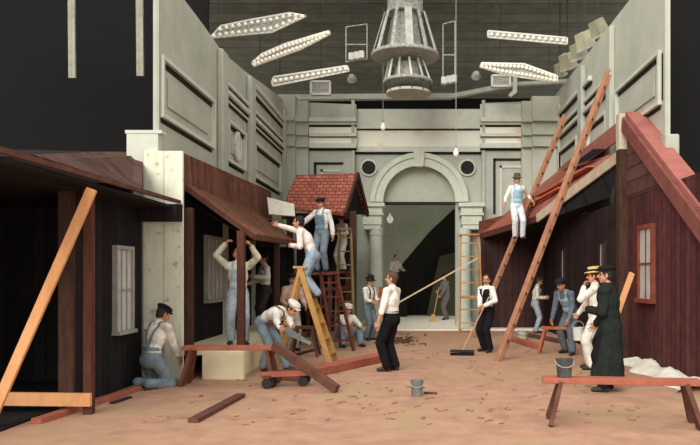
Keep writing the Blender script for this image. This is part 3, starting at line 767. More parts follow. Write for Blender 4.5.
# ================================================================ ceiling gear
def bank(pts, Y, nb, rows, label, edge=.045):
    """lamp bank: a tray outlined by px points, rows of bulbs"""
    P = [at(x, y, Y) for x, y in pts]
    c = sum(P, Vector())/len(P)
    t = thing('lamp_bank', label, 'ceiling lamp', c, 'lamp banks hung under the studio ceiling')
    MB().slab(P, (0,.09,.05)).build('tray', M_tray, t)
    m = MB()
    for a, b in zip(P, P[1:]+P[:1]): m.bar(a, b, edge, edge)
    m.build('rim', M_lampf, t)
    # bulbs run between the left and right ends
    lx = min(p[0] for p in pts); rx = max(p[0] for p in pts)
    def cut(x):
        ys = []
        for (a, b) in zip(pts, pts[1:]+pts[:1]):
            if (a[0]-x)*(b[0]-x) <= 0 and abs(a[0]-b[0]) > .01: ys.append(a[1]+(b[1]-a[1])*(x-a[0])/(b[0]-a[0]))
        return min(ys), max(ys)
    for r in range(rows):
        for i in range(nb):
            x = lx+(rx-lx)*(i+.6)/(nb+.2)
            y0, y1 = cut(x)
            if y1-y0 < 2.2*rows and r > 0: continue
            f = .5 if (rows == 1 or y1-y0 < 2.2*rows) else (.22 if r == 0 else .78)
            p = at(x, y0+(y1-y0)*f, Y-.05)
            MB().lathe([(.012,-.045),(.042,-.026),(.052,0),(.042,.03),(.014,.055)], p, 10).build('bulb', M_bulb, t)
    for x in (lx+8, rx-8):
        p = at(x, cut(x)[0], Y+.2); MB().tube(p, (p.x,p.y,9.6), .012, n=6).build('hanger', M_hang, t)
bank([(210,38),(221,26),(250,20),(290,13),(306,16),(272,32),(240,35)], 18.9, 15, 2, 'lamp bank with white rim nearest the left end of the ceiling')
bank([(252,63),(262,54),(285,44),(329,31),(330,34),(301,49),(254,66)], 19.15, 20, 2, 'long tapered lamp bank tilted up to the right, second from left')
bank([(272,82),(274,77),(347,66),(349,71),(273,86)], 19.3, 14, 1, 'narrow straight lamp bank low beside the small left lamp box')
bank([(488,31),(567,38),(567,44),(488,37)], 19.0, 13, 1, 'narrow straight lamp bank high on the right of the ceiling')
bank([(480,67),(482,63),(524,64),(557,76),(557,82),(520,77),(500,73)], 19.4, 19, 2, 'tapered lamp bank low on the right above the right bay')
# tiered hoop lamp
hl = thing('hoop_lamp', 'big tiered hoop lamp hanging in the middle of the ceiling', 'ceiling lamp', (-.25, 19.5, 6.4))
def hz(py, Y=19.5): return EYE+(CY-py)/F*Y
hx = (405-CX)/F*19.5
r1_, r2_, r3_ = .92, .66, .62
MB().lathe([(r1_*.3, 0),(r1_,0),(r1_+.03,.02),(r1_+.03,.09),(r1_,.11),(r1_*.3,.11)], (hx,19.5,hz(58)), 36).build('upper_disc', M_tray, hl)
MB().lathe([(r2_*.3, 0),(r2_,0),(r2_+.03,.02),(r2_+.03,.08),(r2_,.1),(r2_*.3,.1)], (hx+.08,19.5,hz(84)), 36).build('lower_disc', M_tray, hl)
MB().lathe([(r3_-.05, 0),(r3_,0),(r3_,.07),(r3_-.05,.07)], (hx+.1,19.5,hz(94.5)), 36).build('bottom_ring', M_skirt, hl)
for i in range(12):
    a = 2*PI*(i+.3)/12
    f = lambda r, z, dx=0: Vector((hx+dx+r*math.cos(a), 19.5+r*math.sin(a), z))
    MB().bar(f(r1_, hz(56)), f(r1_*.62, hz(14)), .09 if i % 3 else .2, .03).build('upper_rib', M_skirt if i % 2 else M_tray, hl)
    MB().bar(f(r2_, hz(82), .08), f(r2_*.75, hz(62), .04), .05, .03).build('lower_rib', M_lampf if i % 2 else M_skirt, hl)
    MB().tube(f(r3_, hz(94), .1), f(r2_, hz(84), .08), .015, n=6).build('hanger', M_hang, hl)
MB().lathe([(.48,0),(.5,.02),(.33,1.1),(.3,1.12)], (hx,19.5,hz(54)), 24).build('cone', M_tray, hl)
MB().lathe([(.36,0),(.38,.02),(.3,.5),(.28,.52)], (hx+.06,19.5,hz(82)), 24).build('lower_cone', M_tray, hl)
MB().lathe([(.5,0),(.48,.9)], (hx,19.5,hz(14)), 16).build('stem', M_tray, hl)
# side racks of arc lamps hanging either side of it
for (x0, x1, y0, y1, lab) in ((346, 367, 27, 62, 'wire rack of arc lamps left of the hoop lamp'), (443, 455, 24, 86, 'wire rack of arc lamps right of the hoop lamp')):
    t = thing('lamp_rack', lab, 'lamp rack', at((x0+x1)/2, y1, 19.3), 'lamp racks')
    m = MB()
    for a, b in (((x0,y0),(x1,y0-3)), ((x0,y1),(x1,y1-3)), ((x0,y0),(x0,y1)), ((x1,y0-3),(x1,y1-3)), ((x0,(y0+y1)/2),(x1,(y0+y1)/2))): m.tube(at(*a,19.3), at(*b,19.3), .016, n=6)
    m.build('frame', M_tray, t)
    for j in range(3):
        p = at((x0+x1)/2+(j-1)*5, y1-3-j, 19.2); MB().box(p.x-.08,p.x+.08,p.y-.08,p.y+.08,p.z-.05,p.z+.16).build('lamp', M_skirt, t, bevel=.02)
    p = at((x0+x1)/2, y0, 19.3); MB().tube(p, (p.x,p.y,9.6), .012, n=6).build('hanger', M_hang, t)
# beam over the back wall
bm_ = MB(); bm_.bar(at(262,98,22.2), at(452,96.5,22.2), .25, .16); bm_.bar(at(452,96.5,22.2), at(514,84.5,21.9), .22, .13); bm_.bar(at(514,84.5,21.9), at(620,78,21.8), .2,.1)
struct(bm_.build('ceiling_beam', M_beam))
br = MB(); br.slab([at(513,76,21.6),at(517.5,76,21.6),at(517,92,21.6),at(511,97,21.6),at(508,95,21.6),at(513,90,21.6)], (0,.1,0)); br = br.build('ceiling_bracket', M_mold); struct(br)
struct(MB().slab([(-4.6,23.5,6.2),(5,23.5,6.2),(5,23.5,7.55),(-4.6,23.5,7.55)], (0,.1,0)).build('dark_gap_sheet', M_black))  # black sheet stands in for the dark gap above the back wall
for (x0,x1,y0,y1,lab) in ((311,330,81.5,94,'small framed lamp box hanging over the left bay'), (492,510,75.5,86,'small framed lamp box hanging over the right bay')):
    t = thing('lamp_box', lab, 'lamp box', at((x0+x1)/2, y1, 20.5), 'framed lamp boxes')
    a, b = at(x0,y0,20.5), at(x1,y1,20.5)
    MB().box(a.x,b.x,20.5,20.75,b.z,a.z).build('housing', M_tray, t)
    m = MB()
    for p, q in ((a,(b.x,a.y,a.z)),(b,(a.x,a.y,b.z)),(a,(a.x,a.y,b.z)),((b.x,a.y,a.z),b)): m.bar(p, q, .06, .06)
    m.build('frame', M_lampf, t)
    MB().tube((a.x/2+b.x/2,20.6,a.z),(a.x/2+b.x/2,20.6,9.6),.012,n=6).build('hanger', M_hang, t)
# round reflectors
for px, py, lab in ((352,80,'small round reflector lamp right of the narrow lamp bank'), (476,77,'small round reflector lamp left of the tapered lamp bank')):
    t = thing('reflector_lamp', lab, 'lamp', at(px,py,20.2), 'round reflector lamps')
    c = at(px,py,20.2); MB().lathe([(.03,.2),(.08,.16),(.13,.05),(.14,0),(.11,.01),(.02,.05)], c, 18, Matrix.Rotation(R(60),3,'X')).build('shade', M_tray, t)
    MB().tube(c,(c.x,c.y,9.6),.01,n=6).build('hanger', M_hang, t)
# boxes lamps along the top of the right wall
for i, (px, py, s_) in enumerate(((602,27,.34),(584,39,.36),(578,50,.34),(567,60,.36),(560,70,.26))):
    p = at(px, py, 17.6+i*.75); p.x = min(p.x, 4.6)
    t = thing('flood_lamp', ('pale flood lamp topmost of the row above the right wall','second flood lamp from the top of the row above the right wall','third flood lamp from the top of the row above the right wall','fourth flood lamp from the top, greenish, above the right wall','lowest and smallest flood lamp above the right wall corner')[i], 'flood lamp', p, 'flood lamps above the right wall')
    Mr = Matrix.Rotation(R(25+6*i),3,'Z')@Matrix.Rotation(R(-28),3,'Y')
    fm = mat('flood_housing_%d' % (i%2), ((150,150,122),(176,170,140))[i%2], ((170,168,140),(196,188,158))[i%2])
    C8 = lambda z, k: [p+Mr@Vector((a*s_*k, b*s_*k, z)) for a, b in ((-.5,-.5),(.5,-.5),(.5,.5),(-.5,.5))]
    MB().hexa(C8(-.2*s_/.36,1), C8(.18,.8)).build('housing', fm, t)
    MB().hexa(C8(-.26*s_/.36,1.1), C8(-.2*s_/.36,1.1)).build('front_rim', M_skirt, t)
    MB().tube(p+Vector((0,0,.1)),(p.x,p.y,9.6),.02,n=6).build('hanger', M_hang, t)
# hanging bulbs on cords
for px, py, Y, lab in ((456,153,18.8,'bare bulb on a long cord in front of the right round vent'), (383,127,20.8,'bare bulb on a short cord above the arch'), (390,219,26.0,'white globe lamp hanging inside the archway')):
    p = at(px,py,Y); t = thing('hanging_bulb', lab, 'light bulb', p, 'hanging bulbs')
    big = 1.6 if Y > 25 else 1
    MB().lathe([(.01,-.1*big),(.05*big,-.08*big),(.075*big,-.02*big),(.07*big,.03*big),(.035,.09*big),(.03,.13*big)], p, 16).build('bulb', M_bulb, t, smooth=True)
    MB().tube(p+Vector((0,0,.12)), p+Vector((0,0,.2)), .028, n=10).build('socket', M_wire, t)
    MB().tube(p+Vector((0,0,.18)), (p.x,p.y,9.6), .011, n=6).build('cord', M_wire, t)
# slats hanging in the dark at the upper left, from a truss over the frame
tr = MB(); tr.bar((-9,12.5,6.75),(-4.2,12.5,6.75),.2,.24); tr.bar((-9,12.5,7.3),(-4.2,12.5,7.3),.15,.15)
struct(tr.build('ceiling_truss', M_black))
for px, y1, lab in ((71.5,78,'pale wooden timber hanging at the far upper left'), (139.5,76,'pale wooden timber hanging beside the left wall')):
    a, b = at(px,-10,12.5), at(px+.8,y1,12.5)
    o = MB().bar(a+Vector((0,0,.1)), b, .125, .04, (0,1,0)).build('hanging_timber', mat('slat_pale', (140,137,120), (172,168,148), scale=6, boards=('X', .06, .3, .15)))
    tag(o, lab, 'timber', 'hanging timbers')
# ================================================================ ladders, trestles, timber, pails
def plank(label, p, q, w, t, m, up=(0,0,1), cat='plank', group=None, name='plank'):
    o = MB().bar(p, q, w, t, up).build(name, m, bevel=min(w,t)*.06)
    return tag(o, label, cat, group)
def ladder(label, foot, top, across, width, m, rung=.32, rs=(.075,.04), name='ladder'):
    foot = Vector(foot); top = Vector(top); ac = Vector(across).normalized()*width/2
    t = thing(name, label, 'ladder', foot)
    up = (top-foot).normalized().cross(ac).normalized()
    for s in (-1, 1): MB().bar(foot+ac*s, top+ac*s, rs[1], rs[0], up).build('rail', m, t)
    n = int((top-foot).length/rung)
    for i in range(1, n):
        c = foot.lerp(top, (i+.2)/n); MB().tube(c-ac*1.06, c+ac*1.06, .021, n=8).build('rung', m, t)
    return t
def stepladder(label, f0, f1, b0, b1, apex, wtop, m, steps, cat='ladder', rw=.10):
    """front feet f0 f1, back feet b0 b1, apex centre, half width vector wtop"""
    f0, f1, b0, b1, apex, wtop = map(Vector, (f0,f1,b0,b1,apex,wtop))
    t = thing('stepladder', label, 'ladder', (f0+f1+b0+b1)/4)
    a0, a1 = apex-wtop, apex+wtop
    for f, a in ((f0,a0),(f1,a1)): MB().bar(f, a, .045, rw).build('front_rail', m, t)
    for f, a in ((b0,a0),(b1,a1)): MB().bar(f, a, .04, .06).build('rear_leg', m, t)
    for i in range(steps):
        k = (i+.7)/(steps+.3); p, q = f0.lerp(a0,k), f1.lerp(a1,k)
        MB().bar(p, q, .10, .028).build('step', m, t)
    k = .35; MB().bar(b0.lerp(a0,k), b1.lerp(a1,k), .03, .05).build('brace', m, t)
    e = (f0-b0); e.z = 0; e = e.normalized()*.12
    MB().slab([a0-e-wtop*.15, a1-e+wtop*.15, a1+e+wtop*.15, a0+e-wtop*.15], (0,0,.04)).build('top_board', m, t)
    return t
# tall ladders at the right
LY1 = 18.3
ladder('tall ladder carrying the painter, leaning over the barn eave', (1.54,LY1,0), (3.9,LY1-.1,5.75), (.3,1,0), .42, M_lad)
ladder('tallest ladder, nearest on the right, rising above the barn roof', (1.6,13.35,0), at(609,72,13.2), (.32,1,0), .42, M_lad, rs=(.085,.045))
# stepladder by the right column
def g(px, py): return ground(px, py)
stepladder('tall pale stepladder standing before the right column', (1.24,19.7,0), (1.92,19.7,0), (1.30,20.3,0), (1.86,20.3,0), (1.56,20.1,2.76), (.25,0,0), mat('pale_wood', (178,128,84), (200,152,106)), 7)
# yellow stepladder
stepladder('yellow wooden stepladder with a workman leaning from it', (-1.50,12.45,0), (-1.44,12.95,0), (-2.52,12.5,0), (-2.5,12.95,0), (-2.06,12.72,1.74), (.0,.19,0), M_lady, 6)
# red stepladder with the denim worker
stepladder('red-brown stepladder in front of the shingled house', (-1.76,14.95,0), (-1.31,14.95,0), (-2.08,15.55,0), (-1.66,15.55,0), (-1.9,15.4,1.64), (.17,0,0), M_ladr, 5, rw=.07)
tt = thing('trestle_table', 'dark trestle table the workman in denim stands on', 'trestle', (-2.25,15.9,0))
MB().box(-2.75,-1.88,15.9,16.4,1.62,1.68).build('top', M_ladr, tt)
for x in (-2.68,-1.96):
    for y in (16.0,16.35): MB().bar((x-.02,y,0),(x,y,1.62),.06,.06,(0,1,0)).build('leg', M_brpl, tt)
MB().bar((-2.7,15.97,.9),(-1.94,15.97,.9),.03,.08).build('brace', M_brpl, tt)
# small stepladder trestle behind him
p = at(345,230,17.2)
stepladder('narrow stepladder with a dark top beneath the shingled eave', (p.x-.2,16.85,0), (p.x+.25,16.85,0), (p.x-.2,17.5,0), (p.x+.25,17.5,0), (p.x,17.2,p.z), (.14,0,0), mat('olive_wood', (112,100,66), (134,120,82)), 8)

def sawhorse(label, a, b, z, w, legs, m, name='sawhorse', spread=.22, tilt=.12, lw=.1, cat='sawhorse', lm=None):
    a = Vector(a); b = Vector(b); d = (b-a).normalized(); s = Vector((-d.y, d.x, 0))
    t = thing(name, label, cat, ((a+b)/2).to_tuple()[:2]+(0,))
    MB().bar(a+Vector((0,0,z-.03)), b+Vector((0,0,z-.03)), w, .06).build('top_board', m, t, bevel=.005)
    for f, k in legs:
        c = a.lerp(b, f)
        for q in (-1, 1):
            MB().bar(c+s*q*spread+d*k*tilt, c+s*q*.06+Vector((0,0,z-.06)), lw, .05, d).build('leg', lm or m, t)
        MB().bar(c+s*spread*.6+d*k*tilt*.6+Vector((0,0,z*.4)), c-s*spread*.6+d*k*tilt*.6+Vector((0,0,z*.4)), .025, .07).build('spreader', lm or m, t)
    return t
sawhorse('low brown sawhorse bench before the pale porch platform', (-3.42,10.35,0), (-2.0,10.35,0), .575, .24, ((.1,-1),(.88,1)), M_redpl, lw=.16, spread=.17, lm=mat('sawhorse_legs', (96,58,46), (122,78,60)))
# front right bench
sawhorse('long red-brown bench at the front right with a pail on it', (1.40,7.72,0), (3.06,7.5,0), .5, .22, ((.12,-1),(.9,1)), M_redpl, name='bench', lw=.15, cat='bench', lm=M_brpl)
# small orange trestle at right
sawhorse('small orange trestle under the bent workman at right', (2.62,14.5,0), (3.2,14.3,0), .56, .16, ((.12,-1),(.88,1)), mat('orange_trestle', (164,92,62), (184,110,78)), spread=.15, lw=.07)
# timber
pt = at(92,189,7.5); pbt = Vector((-4.42,7.25,.06))
plank('long orange plank leaning against the front left shed', pbt, pt, .105, .05, M_plank, (0,1,.2))
plank('orange sill plank on the ground along the left shed', g(25,424)+Vector((.12,0,.03)), g(138,388)+Vector((.08,-.2,.03)), .12, .06, M_redpl)
plank('short brown board on the ground at the front left', g(193,423)+Vector((0,0,.025)), g(241,397)+Vector((0,0,.025)), .12, .05, M_brpl)
plank('dark plank sloping from the sawhorse end to the ground', at(276,346,10.4)+Vector((0,-.15,.03)), g(337,393)+Vector((0,0,.05)), .09, .12, M_brpl)
plank('long red beam lying on the floor beside the white-shirted man', g(290,381)+Vector((0,0,.07)), g(389,359)+Vector((0,0,.07)), .30, .14, M_redpl)
plank('dark board lying behind the trolley at the foot of the red beam', g(272,381)+Vector((0,0,.04)), g(312,375)+Vector((0,0,.04)), .16, .08, M_brpl)
plank('long pale pole slanting up to the stepladder at the right column', (-1.98,18.2,.03), at(478,258,19.5), .035, .035, mat('pole_pale', (214,184,150), (226,200,168)), cat='pole', name='pole')
plank('red beam on the floor beyond the tall ladders', g(508,340)+Vector((0,0,.06)), g(537,349)+Vector((0,0,.06)), .14, .12, M_redpl)
plank('red board lying under the porch of the barn', g(520,335)+Vector((0,0,.05)), g(560,343)+Vector((0,0,.05)), .16, .08, M_brpl)
plank('short pale board leaning behind the man in the dark coat', at(611,331,10.9), at(632,273,11.2), .09, .03, M_plank, (0,1,0))
plank('dark thin stick on the ground beside the pail', g(424,394)+Vector((0,0,.015)), g(437,394.5)+Vector((0,0,.015)), .03, .03, M_brpl, cat='stick', name='stick')
plank('scrap of dark board lying near the left shed sill', g(112,404)+Vector((0,0,.015)), g(130,398)+Vector((0,0,.015)), .07, .02, M_iron, cat='board scrap', name='board_scrap')
plank('thin red bar across the floor below the seated man', g(296,356)+Vector((0,0,.03)), g(318,350)+Vector((0,0,.03)), .06, .05, M_brpl)
# workbench in the shadow behind the yellow stepladder
sawhorse('dark work stool in shadow beyond the yellow stepladder', (-2.42,14.0,0), (-1.98,14.0,0), .6, .2, ((.15,-1),(.85,1)), M_brpl, name='work_stool', cat='stool', lw=.05)
# trolley
tr = thing('trolley', 'low trolley with small iron wheels lying on the floor', 'trolley', g(287,390))
a, b = g(263,387)+Vector((0,-.16,.2)), g(312,384)+Vector((0,-.22,.2))
MB().bar(a, b, .08, .07).build('beam', M_redpl, tr); MB().bar(a+Vector((.05,.22,0)), b+Vector((.0,.22,0)), .08, .06).build('beam', M_brpl, tr)
MB().bar(a+Vector((.08,-.04,-.03)), a+Vector((.12,.26,-.03)), .12, .04).build('crosspiece', M_brpl, tr); MB().bar(b+Vector((-.1,-.04,-.03)), b+Vector((-.1,.28,-.03)), .12, .04).build('crosspiece', M_brpl, tr)
for c in (a+Vector((.09,.0,0)), a+Vector((.12,.22,0)), b+Vector((-.1,0,0)), b+Vector((-.1,.26,0))):
    wc = Vector((c.x, c.y, .075)); wv = MB().lathe([(.02,-.025),(.07,-.025),(.075,-.015),(.075,.015),(.07,.025),(.02,.025)], wc, 18, Matrix.Rotation(R(90),3,'X')).build('wheel', M_iron, tr)
    MB().bar(wc, wc+Vector((0,0,.09)), .03, .06, (1,0,0)).build('caster', M_iron, tr)

def pail(label, c, r, h, m, handle='down', lean=0):
    c = Vector(c); t = thing('pail', label, 'pail', c)
    prof = [(r*.78,0),(r*.8,.004),(r*.86,h*.33),(r*.885,h*.34),(r*.885,h*.37),(r*.87,h*.38),(r*.98,h*.96),(r*1.04,h*.97),(r*1.04,h),(r*.97,h),(r*.8,.03),(.005,.03)]
    MB().lathe(prof, c, 28).build('bucket', m, t)
    n = 10; pts = []
    for i in range(n+1):
        a = PI*i/n
        if handle == 'up': pts.append(c+Vector((r*1.05*math.cos(a), 0, h*.93+r*1.25*math.sin(a))))
        else: pts.append(c+Vector((r*1.08*math.cos(a), -r*1.02*math.sin(a)*.95, h*.9-r*.7*math.sin(a))))
    MB().path(pts, .007, 6).build('handle', M_wire, t)
    return t
pail('zinc pail standing alone on the floor mid-front', g(417,396), .09, .21, M_zinc)
pail('dark zinc pail standing on the front right bench', (1.64,7.69,.5), .095, .2, mat('dark_zinc', (70,72,70), (104,106,102), scale=9, rough=.45, metal=.4))
pail('pale pail on the floor under the barn porch', g(524,341)+Vector((0,.25,0)), .13, .24, mat('pale_pail', (168,164,150), (196,190,174)))

# crumpled dust sheet along the barn wall
bm = bmesh.new(); nx, ny = 46, 22
vs = []
for i in range(nx):
    row = []
    for j in range(ny):
        u, v = i/(nx-1), j/(ny-1)
        y = 9.6+u*3.2; x0 = 4.08-.5*(1-.3*u)+.1*math.sin(u*17)
        x = x0+(4.08-x0)*v
        nz = noise.noise(Vector((x*4,y*3,1)))*.5+.5+noise.noise(Vector((x*11,y*9,4)))*.22
        z = (.02+.17*math.sin(v*PI*.62)*(.45+.9*nz)*(.55+.45*math.sin(u*9+1)**2)) if 0 < v else .006
        row.append(bm.verts.new((x,y,max(.006,z))))
    vs.append(row)
for i in range(nx-1):
    for j in range(ny-1): bm.faces.new((vs[i][j],vs[i+1][j],vs[i+1][j+1],vs[i][j+1]))
mb = MB(); mb.bm.free(); mb.bm = bm
o = mb.build('dust_sheet', M_canv, smooth=True); tag(o, 'crumpled white dust sheet on the floor along the barn wall', 'dust sheet')
# orange cloth by the column
o = MB(); 
for i in range(6):
    a, b = i/6, (i+1)/6
    p = at(381.5,287,20.9)
    w0 = .07+.1*a
    o.slab([p+Vector((-.07-.04*a,.02*math.sin(i*2),-.42*a)), p+Vector((.08+.05*a,.02*math.sin(i*2),-.42*a)), p+Vector((.08+.05*b,.02*math.sin(i*2+2),-.42*b)), p+Vector((-.07-.04*b,.02*math.sin(i*2+2),-.42*b))], (0,.015,0))
o = o.build('hanging_rag', mat('orange_cloth', (206,104,66), (224,124,84))); tag(o, 'orange rag hanging beside the left column', 'rag')

# shavings and scraps: nobody could count them
random.seed(11)
sv = MB()
for i in range(230):
    px = random.uniform(60, 640); py = 340+85*random.random()**.8
    c = ground(px, py); 
    if not (-3.0 < c.x < 3.3): continue
    a = random.uniform(0, PI); L = random.uniform(.012,.06)*(1.6 if random.random() < .1 else 1); d = Vector((math.cos(a),math.sin(a),0))*L
    sv.bar(c-d+Vector((0,0,.008)), c+d+Vector((0,0,.008+random.uniform(0,.01))), random.uniform(.012,.035), .01)
o = sv.build('wood_shavings', mat('shaving_dark', (140,98,76), (190,144,112), scale=3)); tag(o, 'wood shavings and scraps scattered over the floor', 'shavings', kind='stuff')
sv = MB()
for i in range(90):
    t = random.gauss(0,1); c = ground(402+11*t, 341+2.2*random.gauss(0,1)); a = random.uniform(0,PI); d = Vector((math.cos(a),math.sin(a),0))*random.uniform(.03,.16)
    sv.bar(c-d+Vector((0,0,.012)), c+d+Vector((0,0,random.uniform(.012,.06))), .03, .012)
o = sv.build('swept_debris', mat('debris_dark', (78,56,46), (110,82,66))); tag(o, 'swept heap of dark scraps in the middle of the floor', 'debris', kind='stuff')
# ================================================================ the people
WHITE = (226,220,204); DENIM = (124,136,142); LDEN = (172,186,188); BLK = (30,28,30)
def handtool(): pass
# 1 kneeling man
person('kneeling man in dark cap and blue overalls seen from behind', (-3.75,10.2,0), 158, 1.74,
    dict(pz=.43, pf=-.12, lean=20, tilt=.4, fl=(.1,-.30,.09), fr=(-.12,-.33,.09), tl=(0,-.7,-.75), tr=(0,-.7,-.75), kl=(.2,1,-.45), kr=(-.25,1,-.45),
         hr=(-.16,.42,.12), hl=(.22,.42,.3), hpitch=-25, hyaw=-20),
    dict(top=WHITE, legs=DENIM, bib=DENIM, straps=DENIM, hat=('cap',(40,34,34)), sleeve=.75, high=1), voxel=.0055)
# 2 man reaching up behind the post
person('workman in pale overalls reaching up at the porch post', (-3.02,11.95,.43), 12, 1.70,
    dict(hl=Vector((-2.74,11.72,2.1)), hr=Vector((-3.2,11.8,2.14)), el=(.9,.1,-.2), er=(-.9,.1,-.2), hpitch=35, hyaw=10, lean=-3, fl=(.12,.05,.085), fr=(-.12,-.02,.085), cl=.7, cr=.7),
    dict(top=(222,216,196), legs=LDEN, bib=LDEN, hair=(86,60,44)), voxel=.0055)
# 3 bending man
r3, h3_ = person('workman in white cap bending over the sawhorse with a saw', (-2.36,11.75,0), 62, 1.70,
    dict(pz=.86, pf=-.22, lean=84, tilt=.6, hr=Vector((-2.1,10.95,.75)), hl=Vector((-1.95,11.2,.72)), fl=(.16,.14,.085), fr=(-.14,-.12,.085), hpitch=-32, cl=.9, cr=.9),
    dict(top=(228,218,206), legs=(122,134,140), hat=('cap',(228,222,208)), straps=(110,90,80)), voxel=.0055)
# 4 two behind the porch
person('man in pale shirt standing on the porch behind the thin post', (-3.25,15.2,.435), -60, 1.68, dict(hl=(.25,.3,1.15), hr=(-.2,.3,1.0)), dict(top=(240,226,214), legs=(70,64,60), hat=('cap',(40,34,32))), voxel=.009)
person('workman in dark cap and pinkish shirt standing in the porch shade', (-2.64,14.9,0), 35, 1.68, dict(hl=(.2,.3,.95), hr=(-.2,.32,.95), lean=10), dict(top=(214,176,158), legs=(206,196,180), hat=('cap',(36,30,30)), sleeve=.4), voxel=.009)
# 5 man leaning from the yellow stepladder
person('dark-haired man in white shirt leaning from the yellow stepladder to the roof', (-1.72,12.72,1.2), -96, 1.66,
    dict(pz=.84, pf=.16, lean=30, tilt=.6, hr=Vector((-2.58,12.95,2.56)), hl=(.12,.5,.95), el=(.8,-1,-.3), fl=(.09,.02,.085), fr=(-.09,.06,.085), hpitch=5),
    dict(top=(232,216,206), legs=(150,166,180), hair=(34,28,28)), voxel=.006)
# 6 man in overalls on the trestle
person('man in denim overalls and dark cap standing high on the trestle table', (-2.14,16.1,1.68), -22, 1.74,
    dict(hr=(-.28,.34,1.12), er=(-1,-.4,-.5), hl=(.32,.05,.82), hyaw=-15, hpitch=-8, fl=(.1,.0,.085), fr=(-.1,.03,.085), lean=3),
    dict(top=(234,228,218), legs=(128,140,150), bib=(122,142,152), hat=('cap',(44,40,42))), voxel=.007)
# 7 man behind
person('man in white cap and white clothes under the shingled roof', (-1.98,19.0,1.72), -40, 1.56, dict(hr=(-.3,.3,1.0), hl=(.2,.3,1.0)), dict(top=(232,226,214), legs=(224,218,208), hat=('skull',(230,226,214))), voxel=.01)
# 8 squatting man
person('workman in white cap squatting on the floor', (-1.56,16.0,0), 28, 1.70,
    dict(pz=.23, pf=-.12, lean=22, tilt=.2, fl=(.2,.32,.085), fr=(-.2,.30,.085), kl=(.5,.6,1), kr=(-.5,.6,1), hl=(.16,.52,.42), hr=(-.12,.5,.46), hpitch=-10),
    dict(top=WHITE, legs=(126,152,164), hat=('cap',(228,218,204)), sleeve=.6), voxel=.007)
# 9 man with suspenders
person('man in dark hat and white shirt beside the left column', (-1.15,17.4,0), 52, 1.60,
    dict(hl=(.12,.28,.98), hr=(-.12,.30,.94), hpitch=-10),
    dict(top=(232,228,214), legs=(114,128,132), straps=(74,50,44), hat=('fedora',(44,40,42)), sleeve=.5), voxel=.007)
# 10 centre man
person('bareheaded man in white shirt and black trousers, back turned, mid floor', (-.40,11.8,0), -118, 1.71,
    dict(hl=(.27,.10,.83), hr=(-.22,.16,.84), hyaw=14, hpitch=6, lean=-2, fl=(.10,.03,.085), fr=(-.10,-.03,.085), tl=(.35,1,0)),
    dict(top=(238,232,218), legs=(28,26,28), hair=(80,60,40), sleeve=.35, loose=.02), voxel=.0055)
# 11 distant man on the ramp
person('distant man in white shirt on the dark ramp inside the archway', (-.75,26.8,.75), 40, 1.68, dict(hl=(.2,.3,1.05), hr=(-.2,.3,1.05)), dict(top=(206,198,182), legs=(46,38,34)), voxel=.012)
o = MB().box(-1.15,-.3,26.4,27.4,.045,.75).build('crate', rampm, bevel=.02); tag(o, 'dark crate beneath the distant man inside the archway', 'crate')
# 12 sweeper
r12, h12 = person('distant man in grey breeches sweeping inside the archway', (1.1,24.6,.045), -62, 1.66,
    dict(hr=(-.02,.36,1.0), hl=(.1,.34,.78), hpitch=-18, lean=8, cl=.95, cr=.95, fl=(.1,.1,.085), fr=(-.1,-.1,.085)),
    dict(top=(118,116,108), legs=(112,106,98), hat=('cap',(48,44,42)), hair=(50,40,36)), voxel=.011)
# 13 broom man
bt = at(489,297,14.5); bb = g(459,350); bb = Vector((bb.x, 14.1, .09))
bp = bt.lerp(bb, .16); bq = bt.lerp(bb, .36)
person('man in black vest and white sleeves holding a push broom', (1.52,14.75,0), -50, 1.67,
    dict(hr=bq, hl=bp, el=(.9,-.4,-.6), er=(-.9,-.4,-.5), hpitch=0, hyaw=34, cl=.95, cr=.95, fl=(.12,.04,.085), fr=(-.1,-.02,.085)),
    dict(top=(232,230,220), legs=(32,30,32), vest=(34,32,34), hair=(44,38,36), moustache=1, loose=.02), voxel=.006)
t = thing('push_broom', 'push broom with black bristle head held by the vested man', 'broom', bb*Vector((1,1,0)) if False else (bb.x,bb.y,0))
MB().tube(bt, bb, .014, n=10).build('handle', mat('broom_handle', (176,140,108), (196,160,126)), t)
hd = Vector((1,-.12,0)).normalized()
MB().bar(bb-hd*.24+Vector((0,0,-.0)), bb+hd*.24, .07, .05).build('head', M_iron, t, bevel=.006); MB().bar(bb-hd*.24+Vector((0,0,-.07)), bb+hd*.24+Vector((0,0,-.055)), .08, .06).build('bristles', M_black, t)
# sweeper's broom
t0, t1 = at(439,287,24.0), Vector((.62,23.6,.18))
t = thing('broom', 'straw broom held by the distant sweeper inside the archway', 'broom', (t1.x,t1.y,.045))
MB().tube(t0, t1, .016, n=8).build('handle', mat('broom_handle', (176,140,108)), t)
d = (t1-t0).normalized()
MB().hexa([t1+Vector((x*.05,y*.04,.12)) for x, y in ((-1,-1),(1,-1),(1,1),(-1,1))], [Vector((t1.x-.03,t1.y,.047))+Vector((x*.13,y*.05,0)) for x, y in ((-1,-1),(1,-1),(1,1),(-1,1))]).build('straw', mat('straw', (190,150,96), (208,170,118)), t)
# 14 painter
person('painter in white with pale blue apron and grey hat high on the ladder', (2.60,17.9,2.53), 8, 1.66,
    dict(hl=Vector((3.03,18.0,3.5)), hr=(-.34,.06,.84), hyaw=6, fl=(.14,.05,.085), fr=(-.06,.05,.085), cl=.8),
    dict(top=(236,232,224), legs=(222,226,226), bib=(158,196,212), hat=('fedora',(92,90,80)), sleeve=.45), voxel=.006)
# 15 man at porch
person('man in pale work clothes standing sideways beyond the tall ladders', (3.36,19.5,0), 78, 1.60, dict(hl=(.08,.27,1.0), hr=(-.08,.27,.98), lean=8, hpitch=-20), dict(top=(222,214,194), legs=(158,164,168), hair=(56,44,40)), voxel=.009)
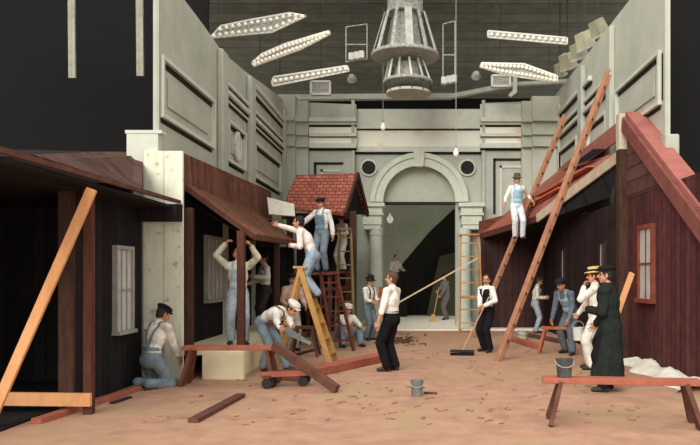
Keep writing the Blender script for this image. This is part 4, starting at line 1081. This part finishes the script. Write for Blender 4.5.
# 16 bent man
person('workman in faded blue bending over the small orange trestle', (3.14,14.35,0), -48, 1.72,
    dict(pz=.88, pf=-.1, lean=38, tilt=.6, hr=Vector((2.78,14.3,.62)), hl=Vector((3.08,14.0,.74)), fl=(.2,.12,.085), fr=(-.14,-.1,.085), hpitch=-15),
    dict(top=(102,110,118), legs=(98,106,112), bib=(150,176,186), hat=('cap',(44,42,48)), hair=(40,34,34)), voxel=.007)
# 17 boater
r17, h17 = person('man in straw boater and white overalls carrying a pail', (3.10,12.0,0), -108, 1.76,
    dict(hr=(-.26,.42,.78), hl=(.02,.2,1.41), el=(.5,.5,-1), hyaw=6, cl=.7, cr=.95, fl=(.1,.05,.085), fr=(-.1,.1,.085), nl=(0,-1,0)),
    dict(top=(232,228,214), legs=(226,222,210), hat=('boater',(222,190,110),(40,36,34)), sleeve=1, hair=(60,44,36), loose=.026), voxel=.0055)
hp_ = h17['r']; pail('white pail carried by the man in the boater', hp_+Vector((0,0,-.47)), .1, .23, mat('white_enamel', (196,194,184), (220,216,204), rough=.4), 'up')
# 18 dark coat
person('man in long dark coat and cap with his back turned at front right', (2.72,9.75,0), -122, 1.78,
    dict(hl=(.10,.28,1.14), hr=(-.2,.26,.92), hyaw=22, hpitch=2, fl=(.13,.04,.085), fr=(-.15,.06,.085), lean=6),
    dict(top=(40,44,40), legs=(30,30,30), coat=.15, flare=(.27,.23), hat=('cap',(34,32,32)), hair=(40,34,32)), voxel=.0055)
# the saw
sp = Vector((-2.02,11.0,.78)); t = thing('handsaw', 'handsaw in the hands of the bending workman', 'saw', sp)
MB().slab([sp+Vector((0,0,.03)), sp+Vector((.42,-.2,-.2)), sp+Vector((.40,-.2,-.24)), sp+Vector((-.02,0,-.09))], (.004,.008,0)).build('blade', M_zinc, t)
MB().path([sp+Vector((0,0,.03)),sp+Vector((-.1,.05,.08)),sp+Vector((-.13,.06,.0)),sp+Vector((-.02,.0,-.08))], .018, 8).build('handle', M_brpl, t)

bpy.data.scenes.remove(WORK)
